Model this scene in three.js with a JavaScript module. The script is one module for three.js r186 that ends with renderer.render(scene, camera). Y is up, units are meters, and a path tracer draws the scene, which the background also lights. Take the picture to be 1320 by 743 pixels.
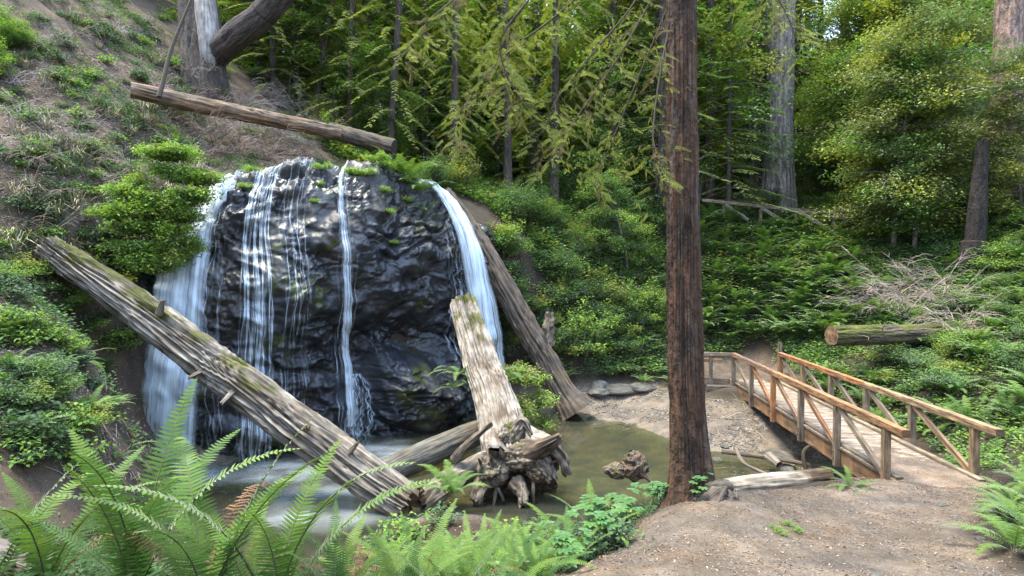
import * as THREE from 'three';
import { mergeGeometries, mergeVertices } from 'three/addons/utils/BufferGeometryUtils.js';

// ------------------------------------------------------------------ camera, sky, sun, exposure
const scene = new THREE.Scene();
const EYE = new THREE.Vector3(0, 4.8, 0), F = 720, PITCH = Math.atan(14.5 / F);
const camera = new THREE.PerspectiveCamera(2 * Math.atan(371.5 / F) * 180 / Math.PI, 1320 / 743, 0.1, 600);
camera.position.copy(EYE);
camera.lookAt(0, EYE.y - Math.tan(PITCH) * 10, -10);
const renderer = new THREE.WebGLRenderer({ antialias: true });
renderer.toneMapping = THREE.LinearToneMapping;
renderer.toneMappingExposure = 3.75;
renderer.shadowMap.enabled = true;
{ // thin high cloud: bright, slightly blue
  const W = 256, H = 128, data = new Float32Array(W * H * 4);
  for (let r = 0; r < H; r++) {
    const up = ((r + 0.5) / H - 0.5) * Math.PI, s = Math.max(0, Math.sin(up)), k = Math.pow(s, 0.6);
    for (let c = 0; c < W; c++) {
      const o = (r * W + c) * 4;
      data[o] = 0.95 - 0.31 * k; data[o + 1] = 1.04 - 0.11 * k; data[o + 2] = 1.2 + 0.3 * k; data[o + 3] = 1;
    }
  }
  const sky = new THREE.DataTexture(data, W, H, THREE.RGBAFormat, THREE.FloatType);
  sky.mapping = THREE.EquirectangularReflectionMapping; sky.magFilter = THREE.LinearFilter; sky.needsUpdate = true;
  scene.background = sky; scene.environment = sky;
}
const SUN_FROM = new THREE.Vector3(-0.38, 1.35, -0.02).normalize();
const sun = new THREE.DirectionalLight(new THREE.Color(1, 0.92, 0.72), 3.4);
sun.position.copy(SUN_FROM).multiplyScalar(80).add(new THREE.Vector3(0, 0, -20));
sun.target.position.set(0, 0, -20); sun.castShadow = true; sun.shadow.radius = 45;
Object.assign(sun.shadow.camera, { left: -60, right: 60, top: 60, bottom: -60, near: 1, far: 240 });
sun.shadow.mapSize.set(4096, 4096);
scene.add(sun, sun.target);

// ------------------------------------------------------------------ helpers
const { sin, cos, PI, abs, min, max, floor, sqrt, hypot, pow, exp, atan2 } = Math;
const clamp = (x, a = 0, b = 1) => min(b, max(a, x)), lerp = (a, b, t) => a + (b - a) * t;
const smooth = (a, b, x) => { const t = clamp((x - a) / (b - a)); return t * t * (3 - 2 * t); };
const V = (x, y, z) => new THREE.Vector3(x, y, z);
function rng(seed) { let s = seed | 0; return () => { s = (s + 0x6d2b79f5) | 0; let t = Math.imul(s ^ (s >>> 15), 1 | s); t = (t + Math.imul(t ^ (t >>> 7), 61 | t)) ^ t; return ((t ^ (t >>> 14)) >>> 0) / 4294967296; }; }
const PERM = new Uint8Array(512); { const r = rng(77), p = Array.from({ length: 256 }, (_, i) => i); for (let i = 255; i > 0; i--) { const j = floor(r() * (i + 1)); [p[i], p[j]] = [p[j], p[i]]; } for (let i = 0; i < 512; i++) PERM[i] = p[i & 255]; }
function grad(h, x, y, z) { h &= 15; const u = h < 8 ? x : y, v = h < 4 ? y : h === 12 || h === 14 ? x : z; return ((h & 1) ? -u : u) + ((h & 2) ? -v : v); }
function noise(x, y, z = 0.37, px = 0, py = 0) { // gradient noise about -1..1; px, py: periods of whole cells
  const fx = floor(x), fy = floor(y), fz = floor(z); x -= fx; y -= fy; z -= fz;
  let X = fx, X1 = fx + 1, Y = fy, Y1 = fy + 1; if (px) { X = ((X % px) + px) % px; X1 = ((X1 % px) + px) % px; } if (py) { Y = ((Y % py) + py) % py; Y1 = ((Y1 % py) + py) % py; }
  X &= 255; X1 &= 255; Y &= 255; Y1 &= 255; const Z = fz & 255, Z1 = (fz + 1) & 255;
  const u = x * x * x * (x * (x * 6 - 15) + 10), v = y * y * y * (y * (y * 6 - 15) + 10), w = z * z * z * (z * (z * 6 - 15) + 10);
  const A = PERM[X], B = PERM[X1], AA = PERM[A + Y], AB = PERM[A + Y1], BA = PERM[B + Y], BB = PERM[B + Y1];
  const l = (a, b, t) => a + (b - a) * t;
  return l(l(l(grad(PERM[AA + Z], x, y, z), grad(PERM[BA + Z], x - 1, y, z), u), l(grad(PERM[AB + Z], x, y - 1, z), grad(PERM[BB + Z], x - 1, y - 1, z), u), v),
    l(l(grad(PERM[AA + Z1], x, y, z - 1), grad(PERM[BA + Z1], x - 1, y, z - 1), u), l(grad(PERM[AB + Z1], x, y - 1, z - 1), grad(PERM[BB + Z1], x - 1, y - 1, z - 1), u), v), w);
}
const fbm = (x, y, z, o = 4) => { let s = 0, a = 0.5; for (let i = 0; i < o; i++) { s += a * noise(x, y, z); x = x * 2.03 + 7.1; y = y * 2.03 + 3.7; z = z * 2.03 + 1.3; a *= 0.5; } return s; };
const ridge = (x, y, z, o = 4) => { let s = 0, a = 0.5; for (let i = 0; i < o; i++) { s += a * (1 - 2 * abs(noise(x, y, z))); x = x * 2.1 + 5.2; y = y * 2.1 + 1.9; z = z * 2.1 + 8.3; a *= 0.5; } return s; };
// a pixel of the 1320 x 743 photograph at a depth in metres
function at(px, py, d) { const a = (px - 660) / F, b = (371.5 - py) / F, c = cos(PITCH), s = sin(PITCH), dy = b * c - s, dz = c + b * s, k = d / dz; return V(a * k, EYE.y + dy * k, -d); }
const taken = {};
function numbered(n) { taken[n] = (taken[n] ?? -1) + 1; return taken[n] ? n + '_' + String(taken[n]).padStart(3, '0') : n; }
function shadows(o) { o.traverse((c) => { if (c.isMesh) { c.castShadow = true; c.receiveShadow = true; } }); return o; }
function tag(o, label, category, group, kind) { if (label) o.userData.label = label; if (category) o.userData.category = category; if (group) o.userData.group = group; if (kind) o.userData.kind = kind; return o; }
function thing(name, label, category, p = V(0, 0, 0), group) { const o = new THREE.Group(); o.name = numbered(name); o.position.copy(p); scene.add(o); return tag(o, label, category, group); }
function part(name, geo, mat, parent) { const m = new THREE.Mesh(geo, mat); m.name = name; m.castShadow = m.receiveShadow = true; parent.add(m); return m; }
function solo(name, geo, mat, label, category, group, kind) { const m = new THREE.Mesh(geo, mat); m.name = numbered(name); m.castShadow = m.receiveShadow = true; scene.add(m); return tag(m, label, category, group, kind); }

class Geo { // a growing list of triangles with colour and uv
  constructor() { this.p = []; this.c = []; this.u = []; this.n = 0; this.i = []; }
  v(x, y, z, c, u = 0, w = 0) { this.p.push(x, y, z); this.c.push(c[0], c[1], c[2]); this.u.push(u, w); return this.n++; }
  t(a, b, c) { this.i.push(a, b, c); }
  q(a, b, c, d) { this.i.push(a, b, c, a, c, d); }
  make() { const g = new THREE.BufferGeometry(); g.setAttribute('position', new THREE.Float32BufferAttribute(this.p, 3)); g.setAttribute('color', new THREE.Float32BufferAttribute(this.c, 3)); g.setAttribute('uv', new THREE.Float32BufferAttribute(this.u, 2)); g.setIndex(this.i); g.computeVertexNormals(); return g; }
  // a leaf: a folded lens from base along dir, face towards up
  leaf(b, dir, up, len, wid, col, fold = 0.15) {
    const s = _s.crossVectors(dir, up).normalize(), n = _n.crossVectors(s, dir).normalize();
    const mx = b.x + dir.x * len * 0.45, my = b.y + dir.y * len * 0.45, mz = b.z + dir.z * len * 0.45, h = wid / 2, f = wid * fold;
    const a = this.v(b.x, b.y, b.z, col), l = this.v(mx + s.x * h + n.x * f, my + s.y * h + n.y * f, mz + s.z * h + n.z * f, col), r = this.v(mx - s.x * h + n.x * f, my - s.y * h + n.y * f, mz - s.z * h + n.z * f, col), e = this.v(b.x + dir.x * len, b.y + dir.y * len - n.y * f, b.z + dir.z * len, col);
    this.t(a, e, l); this.t(a, r, e);
  }
  // a tapering tube along points
  tube(pts, r0, r1, sides, col, rough = 0, seed = 0) {
    const n = pts.length; let prev = null;
    for (let k = 0; k < n; k++) {
      const d = _d.subVectors(pts[min(n - 1, k + 1)], pts[max(0, k - 1)]).normalize();
      const x = V(0, 0, 0).crossVectors(abs(d.y) > 0.9 ? V(1, 0, 0) : V(0, 1, 0), d).normalize(), y = V(0, 0, 0).crossVectors(d, x), r = lerp(r0, r1, k / (n - 1)), row = [];
      for (let j = 0; j < sides; j++) { const a = j / sides * 2 * PI, rr = r * (1 + (rough ? rough * noise(cos(a) * 1.7 + seed, sin(a) * 1.7, k * 0.8 + seed) : 0)); row.push(this.v(pts[k].x + (x.x * cos(a) + y.x * sin(a)) * rr, pts[k].y + (x.y * cos(a) + y.y * sin(a)) * rr, pts[k].z + (x.z * cos(a) + y.z * sin(a)) * rr, col, j / sides, k / n)); }
      if (prev) for (let j = 0; j < sides; j++) this.q(prev[j], prev[(j + 1) % sides], row[(j + 1) % sides], row[j]);
      prev = row;
    }
  }
}
const _s = V(0, 0, 0), _n = V(0, 0, 0), _d = V(0, 0, 0), UP = V(0, 1, 0);

const mixc = (a, b, k) => { k = clamp(k); return [lerp(a[0], b[0], k), lerp(a[1], b[1], k), lerp(a[2], b[2], k)]; };

// textures ----------------------------------------------------------
function tex(n, f, srgb = false, m = n) { // f(u, v) -> [r, g, b] 0..1
  const d = new Uint8Array(n * m * 4);
  for (let y = 0; y < m; y++) for (let x = 0; x < n; x++) { const c = f(x / n, y / m), o = (y * n + x) * 4; d[o] = clamp(c[0]) * 255; d[o + 1] = clamp(c[1]) * 255; d[o + 2] = clamp(c[2]) * 255; d[o + 3] = 255; }
  const t = new THREE.DataTexture(d, n, m); t.wrapS = t.wrapT = THREE.RepeatWrapping; t.magFilter = THREE.LinearFilter; t.minFilter = THREE.LinearMipmapLinearFilter; if (srgb) t.colorSpace = THREE.SRGBColorSpace; t.needsUpdate = true; return t;
}
const pf = (u, v, k, o = 4, ky = k) => { let s = 0, a = 0.5; for (let i = 0; i < o; i++) { s += a * noise(u * k, v * ky, i * 3.7 + 0.5, k, ky); k *= 2; ky *= 2; a *= 0.5; } return s; };
const pr = (u, v, k, o = 4, ky = k) => { let s = 0, a = 0.5; for (let i = 0; i < o; i++) { s += a * (1 - 2 * abs(noise(u * k, v * ky, i * 5.1 + 0.2, k, ky))); k *= 2; ky *= 2; a *= 0.5; } return s; };
// forest litter: short needles and leaf scraps strewn over fine grit, grey to tan
function litterTex(n, seed, amount, pale) {
  const r = rng(seed), val = new Float32Array(n * n), hue = new Float32Array(n * n);
  for (let y = 0; y < n; y++) for (let x = 0; x < n; x++) { val[y * n + x] = 0.62 + 0.35 * pf(x / n, y / n, 6, 6) + (r() - 0.5) * 0.16; hue[y * n + x] = 0.5 + 0.8 * pf(x / n + 0.3, y / n, 5, 3); }
  for (let k = 0; k < amount; k++) {
    const x = r() * n, y = r() * n, a = r() * PI * 2, L = 4 + r() * r() * 26, w = 0.7 + r() * r() * 2.6, b = pow(r(), 1.3) * pale + 0.3, h = r();
    for (let s = 0; s < L; s += 0.5) for (let q = -w / 2; q <= w / 2; q += 0.6) { const X = (floor(x + cos(a + s * 0.01) * s - sin(a) * q) % n + n) % n, Y = (floor(y + sin(a + s * 0.01) * s + cos(a) * q) % n + n) % n; val[Y * n + X] = b; hue[Y * n + X] = h; }
  }
  return [tex(n, (u, v) => { const i = floor(v * n + 0.01) * n + floor(u * n + 0.01), a = val[i], h = hue[i]; return [a * (0.93 + 0.1 * h), a * (0.9 + 0.02 * h), a * (0.9 - 0.12 * h)]; }, true), tex(n, (u, v) => { const i = floor(v * n + 0.01) * n + floor(u * n + 0.01), a = val[i] * 0.75; return [a, a, a]; })];
}
const [litterC, litterB] = litterTex(1024, 5, 9000, 0.75);
const rockB = tex(1024, (u, v) => { const w = 0.06 * pf(u, v, 4, 3), a = 0.45 + 0.32 * pr(u + w, v - w, 5, 6) + 0.12 * pf(u, v, 32, 3); return [a, a, a]; });
const rockC = tex(512, (u, v) => { const a = 0.7 + 0.45 * pf(u, v, 6, 6), b = 0.1 * pf(u + 0.5, v, 3, 3); return [a + b * 0.6, a, a - b]; }, true);
const rockR = tex(512, (u, v) => { const a = clamp(0.5 + 1.1 * pf(u, v, 4, 5)) * 0.45 + 0.19; return [a, a, a]; });
// bark: long fissured strips (v runs along the trunk)
const barkF = (u, v) => { const w = 0.045 * pf(u, v, 5, 4, 4); return 0.42 + 0.75 * pr(u + w, v, 11, 4, 4) + 0.3 * pf(u, v, 40, 3, 24); };
const barkB = tex(1024, (u, v) => { const a = barkF(u, v); return [a, a, a]; });
const barkC = tex(1024, (u, v) => { const a = 0.55 + 0.3 * barkF(u, v) + 0.5 * pf(u, v, 12, 5, 4), h = pf(u + 0.2, v, 5, 3, 2); return [a * (1 + 0.12 * h), a, a * (1 - 0.12 * h)]; }, true);
// weathered wood: fine grain along v
const grainF = (u, v) => 0.5 + 0.6 * pf(u + 0.02 * pf(u, v, 3, 3, 3), v, 34, 4, 2) + 0.4 * pr(u + 0.03 * pf(u, v, 4, 3, 3), v, 9, 3, 2) - 0.1;
const grainC = tex(512, (u, v) => { const a = 0.45 + 0.55 * grainF(u, v) + 0.35 * pf(u, v, 6, 5); return [a * 1.02, a, a * 0.97]; }, true);
const grainB = tex(512, (u, v) => { const a = grainF(u, v); return [a, a, a]; });
const waterB = tex(512, (u, v) => { const a = 0.5 + 0.5 * pf(u, v, 5, 4, 8); return [a, a, a]; });
// falling water: soft fine streaks of aerated water along v, thinning out to both sides
function streakTex(seed, cover) { return tex(512, (u, v) => { const w = 0.02 * pf(u, v, 4, 2, 3), s = 0.5 + 0.75 * pf(u + w + seed, v, 30, 4, 2) + 0.95 * pf(u + w, v + seed, 6, 3, 1), a = clamp(clamp(s - 0.5 + cover) * 1.25) * smooth(0, 0.14, u) * smooth(1, 0.86, u); return [a, a, a]; }, false); }
const streakA = streakTex(0.1, 0.48), streakB2 = streakTex(0.6, 0.4);
// lace: separate threads of water that wander and break up
function laceTex(seed, n, wid) { const r = rng(seed), th = Array.from({ length: n }, () => [0.12 + 0.76 * r(), wid * (0.35 + r() * r() * 1.6), r() * 50, 0.35 + 0.65 * r()]), N = 512, H = 1024, A = new Float32Array(N * H); for (const [x, w, q, a] of th) for (let y = 0; y < H; y++) { const v = y / H, c = x + 0.11 * noise(v * 5 + q, q) + 0.05 * noise(v * 17, q + 3), k = a * clamp(0.5 + 1.7 * noise(v * 9 + q, q + 8)), ww = w * (0.7 + 0.6 * noise(v * 9, q + 5)); for (let X = max(0, floor((c - 3 * ww) * N)); X < min(N, (c + 3 * ww) * N); X++) A[y * N + X] += k * exp(-(((X / N - c) / ww) ** 2)); } return tex(N, (u, v) => { const a = clamp(A[floor(v * H + 0.01) * N + floor(u * N + 0.01)]) + 0.0; return [a, a, a]; }, false, H); }
const laceA = laceTex(3, 44, 0.018), laceB = laceTex(4, 18, 0.012), laceC = laceTex(8, 9, 0.03);
const rep = (t, x, y) => { const c = t.clone(); c.repeat.set(x, y); c.needsUpdate = true; return c; };

// materials -----------------------------------------------------------
const leafMat = (coat = 0.0, tr = 0.45) => new THREE.MeshPhysicalMaterial({ vertexColors: true, side: THREE.DoubleSide, roughness: 1, transmission: tr, thickness: 0, clearcoat: coat, clearcoatRoughness: 0.38, specularIntensity: 0.5 });
const M = {
  leaf: leafMat(0.05), gloss: leafMat(0.4, 0.35), fern: leafMat(0.2, 0.4), needle: leafMat(0.1, 0.42),
  dead: new THREE.MeshStandardMaterial({ vertexColors: true, side: THREE.DoubleSide, roughness: 0.95 }),
  ground: new THREE.MeshStandardMaterial({ vertexColors: true, map: litterC, bumpMap: litterB, bumpScale: 0.02, roughness: 0.97 }),
  rock: new THREE.MeshPhysicalMaterial({ vertexColors: true, map: rockC, bumpMap: rockB, bumpScale: 0.06, roughness: 1, roughnessMap: rockR, specularIntensity: 0.8 }),
  stone: new THREE.MeshStandardMaterial({ vertexColors: true, map: rockC, bumpMap: rockB, bumpScale: 0.03, roughness: 0.85 }),
  bark: new THREE.MeshStandardMaterial({ vertexColors: true, map: barkC, bumpMap: barkB, bumpScale: 0.05, roughness: 0.95 }),
  wood: new THREE.MeshStandardMaterial({ vertexColors: true, map: grainC, bumpMap: grainB, bumpScale: 0.02, roughness: 0.85 }),
  water: new THREE.MeshPhysicalMaterial({ color: new THREE.Color().setRGB(0.66, 0.68, 0.52), transmission: 0.97, thickness: 0, roughness: 0.035, ior: 1.33, bumpMap: waterB, bumpScale: 0.01 }),
};
const fallMat = (a, x, y, o = 1) => new THREE.MeshPhysicalMaterial({ color: new THREE.Color().setRGB(0.8, 0.91, 1.0), alphaMap: rep(a, x, y), transparent: true, opacity: o, roughness: 0.5, side: THREE.DoubleSide, transmission: 0.25, thickness: 0 });

// ------------------------------------------------------------------ terrain
function tps(pts) { // thin plate spline through [x, d, y]
  const n = pts.length, N = n + 3, A = Array.from({ length: N }, () => new Float64Array(N + 1)), U = (r2) => (r2 < 1e-9 ? 0 : 0.5 * r2 * Math.log(r2));
  for (let i = 0; i < n; i++) { for (let j = 0; j < n; j++) A[i][j] = U((pts[i][0] - pts[j][0]) ** 2 + (pts[i][1] - pts[j][1]) ** 2) + (i === j ? 0.15 : 0); A[i][n] = A[n][i] = 1; A[i][n + 1] = A[n + 1][i] = pts[i][0]; A[i][n + 2] = A[n + 2][i] = pts[i][1]; A[i][N] = pts[i][2]; }
  for (let c = 0; c < N; c++) { let p = c; for (let r = c + 1; r < N; r++) if (abs(A[r][c]) > abs(A[p][c])) p = r; [A[c], A[p]] = [A[p], A[c]]; for (let r = 0; r < N; r++) if (r !== c) { const f = A[r][c] / A[c][c]; if (f) for (let k = c; k <= N; k++) A[r][k] -= f * A[c][k]; } }
  const w = A.map((row, i) => row[N] / row[i]);
  return (x, d) => { let s = w[n] + w[n + 1] * x + w[n + 2] * d; for (let i = 0; i < n; i++) { const r2 = (x - pts[i][0]) ** 2 + (d - pts[i][1]) ** 2; if (r2 > 1e-9) s += w[i] * 0.5 * r2 * Math.log(r2); } return s; };
}
const FAR = [[0, 45, 12], [-15, 45, 20], [15, 45, 17], [30, 45, 24], [-30, 40, 28], [0, 70, 20], [30, 70, 30], [-35, 70, 34], [0, 120, 34], [60, 100, 45], [-60, 100, 50], [60, 40, 34], [-60, 40, 40], [50, 10, 20], [-45, 10, 22], [-30, 20, 20], [30, 20, 13], [0, -15, 5.5], [25, -15, 7], [-25, -15, 8], [60, -30, 20], [-60, -30, 20]];
const lowPts = [[0, 0, 3.25], [1.5, 2.2, 2.8], [1.5, 3.6, 2.4], [3, 3.6, 2.35], [5, 4, 2.2], [8, 4, 2.5], [0.8, 5.6, 1.88], [2.5, 5.7, 1.78], [4.5, 5.7, 1.75], [2.0, 7.0, 1.72], [2.68, 8.2, 1.56], [4, 7.4, 1.52], [5.5, 8, 1.38], [3.4, 8.7, 1.42], [6.6, 9.9, 1.19], [8.3, 9.9, 1.19], [7.4, 9.0, 1.27], [10, 10, 1.5], [7, 5.6, 2.1], [8.6, 7, 1.9], [12, 9, 2.3],
  [-0.3, 3.4, 2.5], [0.0, 4.5, 2.1], [0.5, 6.2, 1.5], [1.3, 7.6, 1.15], [-0.6, 6.5, 1.15], [-0.8, 8.4, 0.5], [-1.2, 9.6, 0.35], [-1.6, 10.6, 0.2], [1.2, 9.0, 0.5], [2.4, 9.6, 0.5], [-2.9, 4.5, 2.2], [-4.2, 4.6, 2.3], [-3, 6.5, 1.0], [-3.3, 8, 0.2], [-3.3, 9.2, -0.25], [-1, 2.5, 2.9], [-4, 2.5, 3.0],
  [-5, 10.2, -0.6], [-6, 12, -0.7], [-3, 12, -0.6], [-2, 15, -0.5], [-6.5, 13.5, -0.6], [0.8, 15, -0.5], [2.2, 13, -0.35], [0.6, 11.2, -0.25], [1.7, 10.6, -0.1], [3.2, 12, -0.22], [4.6, 12.5, -0.1], [3, 15.5, -0.35], [4.6, 14.5, -0.15], [0, 17.5, -0.4], [1.5, 18, -0.3], [3, 17.6, -0.2],
  [3, 19.2, 0.12], [5, 18.3, 0.25], [6.2, 17, 0.35], [5.5, 20.8, 0.7], [2.5, 20.3, 0.25], [6.8, 15, 0.02], [7.6, 12.8, 0.15], [9, 14, 0.1], [8.5, 17, 0.55], [7.5, 19.2, 1.1], [9, 20, 1.2], [6, 21.8, 1.3], [9.5, 22, 1.5], [5.9, 15.5, 0.1],
  [6.4, 10.7, 0.8], [5.5, 10.7, 0.75], [4, 9.9, 0.8], [6.9, 11.4, 0.3], [4.4, 9.0, 1.33], [5.4, 9.4, 1.25], [3.2, 10.2, 0.35], [5, 11.5, 0.15], [9.2, 12, 0.6], [9.0, 10.8, 1.1],
  [11, 16, 1.4], [11, 19, 2.1], [11, 22, 3.1], [9, 24, 3.3], [7, 25, 4.4], [9.4, 27, 7.2], [13, 26.5, 7.0], [16.3, 26, 6.8], [15, 20, 4.2], [16, 14, 3.6], [13, 12, 2.6], [20, 20, 7.5], [20, 28, 10], [14, 32, 9.5], [6, 30, 8.5], [20, 10, 5.5], [9, 32, 9], [11.3, 24, 4.9],
  [1.5, 21.3, 2], [1.2, 23.5, 6.0], [3.6, 21.5, 0.9], [3.6, 23, 2.8], [4, 25, 5.5], [5.9, 23, 2.4], [6.6, 25.5, 5.2], [4, 29, 8.5], [2, 28, 8.5], [2.3, 22, 2.6],
  [-7, 9, 2.2], [-8.6, 11, 3.4], [-8.7, 9.5, 3.6], [-11, 12, 5.75], [-13.7, 15, 9.1], [-16.5, 18, 13.7], [-11.3, 16, 8.3], [-13.5, 19, 11.5], [-12, 21, 11.3], [-10.7, 18, 8.8], [-16.3, 23, 16], [-9, 5, 3.6], [-12, 6, 5.2], [-16, 10, 8.5], [-10.4, 13.4, 6.1], [-9.8, 13.7, 4.4], [-6.6, 10.6, 0.4], [-5.8, 8.6, 0.6], [-6, 7, 1.7], [-6, 5, 2.5], [-8.4, 12.8, -0.3], [-7.6, 13.3, -0.5], [-9.2, 12.7, 1.4], [-6.3, 16.2, -0.5], [-4.2, 17.8, -0.5], [-2, 19.6, -0.4], [-0.4, 20.3, 0.1],
  [-8, 24, 10], [-4, 28, 9.8], [0, 30, 9.3], [-12, 26, 14], ...FAR];
const upPts = [[-9, 17, 7.9], [-6, 19, 8.05], [-3.2, 21.5, 7.75], [-0.5, 22.3, 6.9], [-5, 22.5, 8.6], [0, 25, 7.8], [-10.7, 18, 8.9], [-8, 24, 10.2], [-4, 28, 9.8], [0, 30, 9.3], [-12, 21, 11.3], [-12, 26, 14], [-2, 24.5, 8.5], [1.2, 23.5, 6.0], [4, 29, 8.5], [-9.6, 15.6, 7.4], [-11.3, 16, 8.3], ...FAR];
const lowT = tps(lowPts), upT = tps(upPts);
const poly = (pts, x) => { if (x <= pts[0][0]) return pts[0][1]; for (let i = 1; i < pts.length; i++) if (x <= pts[i][0]) return lerp(pts[i - 1][1], pts[i][1], (x - pts[i - 1][0]) / (pts[i][0] - pts[i - 1][0])); return pts.at(-1)[1]; };
const CLIFF = [[-10.6, 13.0], [-9.6, 13.4], [-8.3, 14.0], [-6.3, 15.0], [-4.2, 16.6], [-2.0, 18.6], [-0.3, 19.8], [1.2, 20.6]];
// trail: an open strip from the camera's bank down to the bridge
const TRAIL_L = [[0, -0.3], [5.4, 0.45], [7.8, 2.0], [8.9, 3.2], [9.3, 4.8], [9.7, 6.3], [11, 6.6]], TRAIL_R = [[0, 4.6], [5.7, 5.1], [7.1, 5.9], [8.5, 7.4], [9.9, 8.4], [11, 8.4]];
function trailness(x, d) { if (d > 10.4 || d < -4) return 0; const l = poly(TRAIL_L, max(0, d)), r = poly(TRAIL_R, max(0, d)), n = 0.25 * noise(x * 1.3, d * 1.3, 4.2); return smooth(-0.12, 0.18, x - l + n) * smooth(-0.15, 0.3, r - x + n); }
function ground(x, d) {
  let h = lowT(x, d);
  const w = smooth(-11.2, -10.2, x) * (1 - smooth(0.4, 1.6, x));
  if (w > 0 && d > 13 && d < 60) { const k = smooth(poly(CLIFF, x) + 0.9, poly(CLIFF, x) + 2.0, d) * w * (1 - smooth(26, 34, d)); if (k > 0) h = lerp(h, upT(x, d), k); }
  const tr = trailness(x, d), far = smooth(26, 40, d);
  h += (1 - 0.75 * tr) * (0.16 * fbm(x * 0.7, d * 0.7, 1.1, 4)) + 0.05 * fbm(x * 3, d * 3, 2.2, 3) + far * 1.2 * fbm(x * 0.12, d * 0.12, 5, 3);
  if (x < -5.5 && d < 24 && d > 5) h += smooth(-5.5, -8, x) * (0.35 * ridge(x * 0.6, d * 0.6, 9, 3) + 0.12 * ridge(x * 2.2, d * 2.2, 3, 3));
  return h;
}
const axis = (a, b, step, lo, hi) => { const v = []; for (let x = a; x <= b + 1e-6; x += step) v.push(x); for (let x = b, s = step; x < hi;) { s *= 1.13; x += s; v.push(min(x, hi)); } const w = []; for (let x = a, s = step; x > lo;) { s *= 1.13; x -= s; w.unshift(max(x, lo)); } return [...w, ...v]; };
const AX = axis(-14, 13, 0.1, -130, 130), AD = axis(1.5, 25, 0.1, -60, 190);
const NX = AX.length, ND = AD.length, HT = new Float32Array(NX * ND);
for (let j = 0; j < ND; j++) for (let i = 0; i < NX; i++) HT[j * NX + i] = ground(AX[i], AD[j]);
const find = (A, x) => { let a = 0, b = A.length - 2; while (a < b) { const m = (a + b + 1) >> 1; if (A[m] <= x) a = m; else b = m - 1; } return a; };
function gh(x, d) { const i = find(AX, x), j = find(AD, d), u = clamp((x - AX[i]) / (AX[i + 1] - AX[i])), v = clamp((d - AD[j]) / (AD[j + 1] - AD[j])), o = j * NX + i; return lerp(lerp(HT[o], HT[o + 1], u), lerp(HT[o + NX], HT[o + NX + 1], u), v); }
const onGround = (x, d, dy = 0) => V(x, gh(x, d) + dy, -d);
function soil(x, d, h) { // real colours of the ground, linear
  const n = fbm(x * 0.8, d * 0.8, 7, 4), f = fbm(x * 4, d * 4, 3, 3);
  let c = [0.085, 0.062, 0.042]; // forest duff
  const mix = (k, q) => { k = clamp(k); c = [lerp(c[0], q[0], k), lerp(c[1], q[1], k), lerp(c[2], q[2], k)]; };
  mix(smooth(-0.1, 0.3, n + f * 0.5) * 0.5, [0.07, 0.075, 0.03]);
  if (x < -5) { mix(smooth(-5, -7, x), [0.21, 0.17, 0.135]); mix(smooth(-6, -8, x) * smooth(0.05, 0.3, fbm(x * 1.1, d * 1.1, 14, 4)) * 0.8, [0.26, 0.24, 0.23]); mix(smooth(-5, -7, x) * smooth(0.08, 0.3, fbm(x * 0.9, d * 0.9, 24, 4)), [0.07, 0.085, 0.03]); }
  const t = trailness(x, d); mix(t * 0.9, [0.29 + 0.08 * n, 0.26 + 0.07 * n, 0.225 + 0.06 * n]); mix(t * smooth(0.1, 0.35, f + n) * 0.8, [0.24, 0.18, 0.13]); mix(t * smooth(0.0, 0.3, fbm(x * 0.5, d * 0.5, 31, 3)) * 0.7, [0.37, 0.325, 0.28]);
  if (d > 10 && d < 22 && x > -9 && x < 9 && h < 0.9) { mix(smooth(0.9, 0.5, h) * smooth(10, 11, d) * (1 - smooth(8, 9.5, x)), [0.34 + 0.12 * n + 0.06 * f, 0.32 + 0.11 * n + 0.06 * f, 0.29 + 0.1 * n + 0.06 * f]); mix(smooth(0.03, -0.12, h), mixc([0.18, 0.155, 0.085], [0.04, 0.04, 0.022], 0.45 + 2.2 * fbm(x * 1.3, d * 1.9, 12, 4))); }
  if (d > 18.5 && d < 24 && x > 6.2 && x < 10.5) mix(smooth(0.9, 1.1, h) * (1 - smooth(1.5, 2.0, h)) * 0.9, [0.24, 0.2, 0.165]);
  return c;
}
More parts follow.
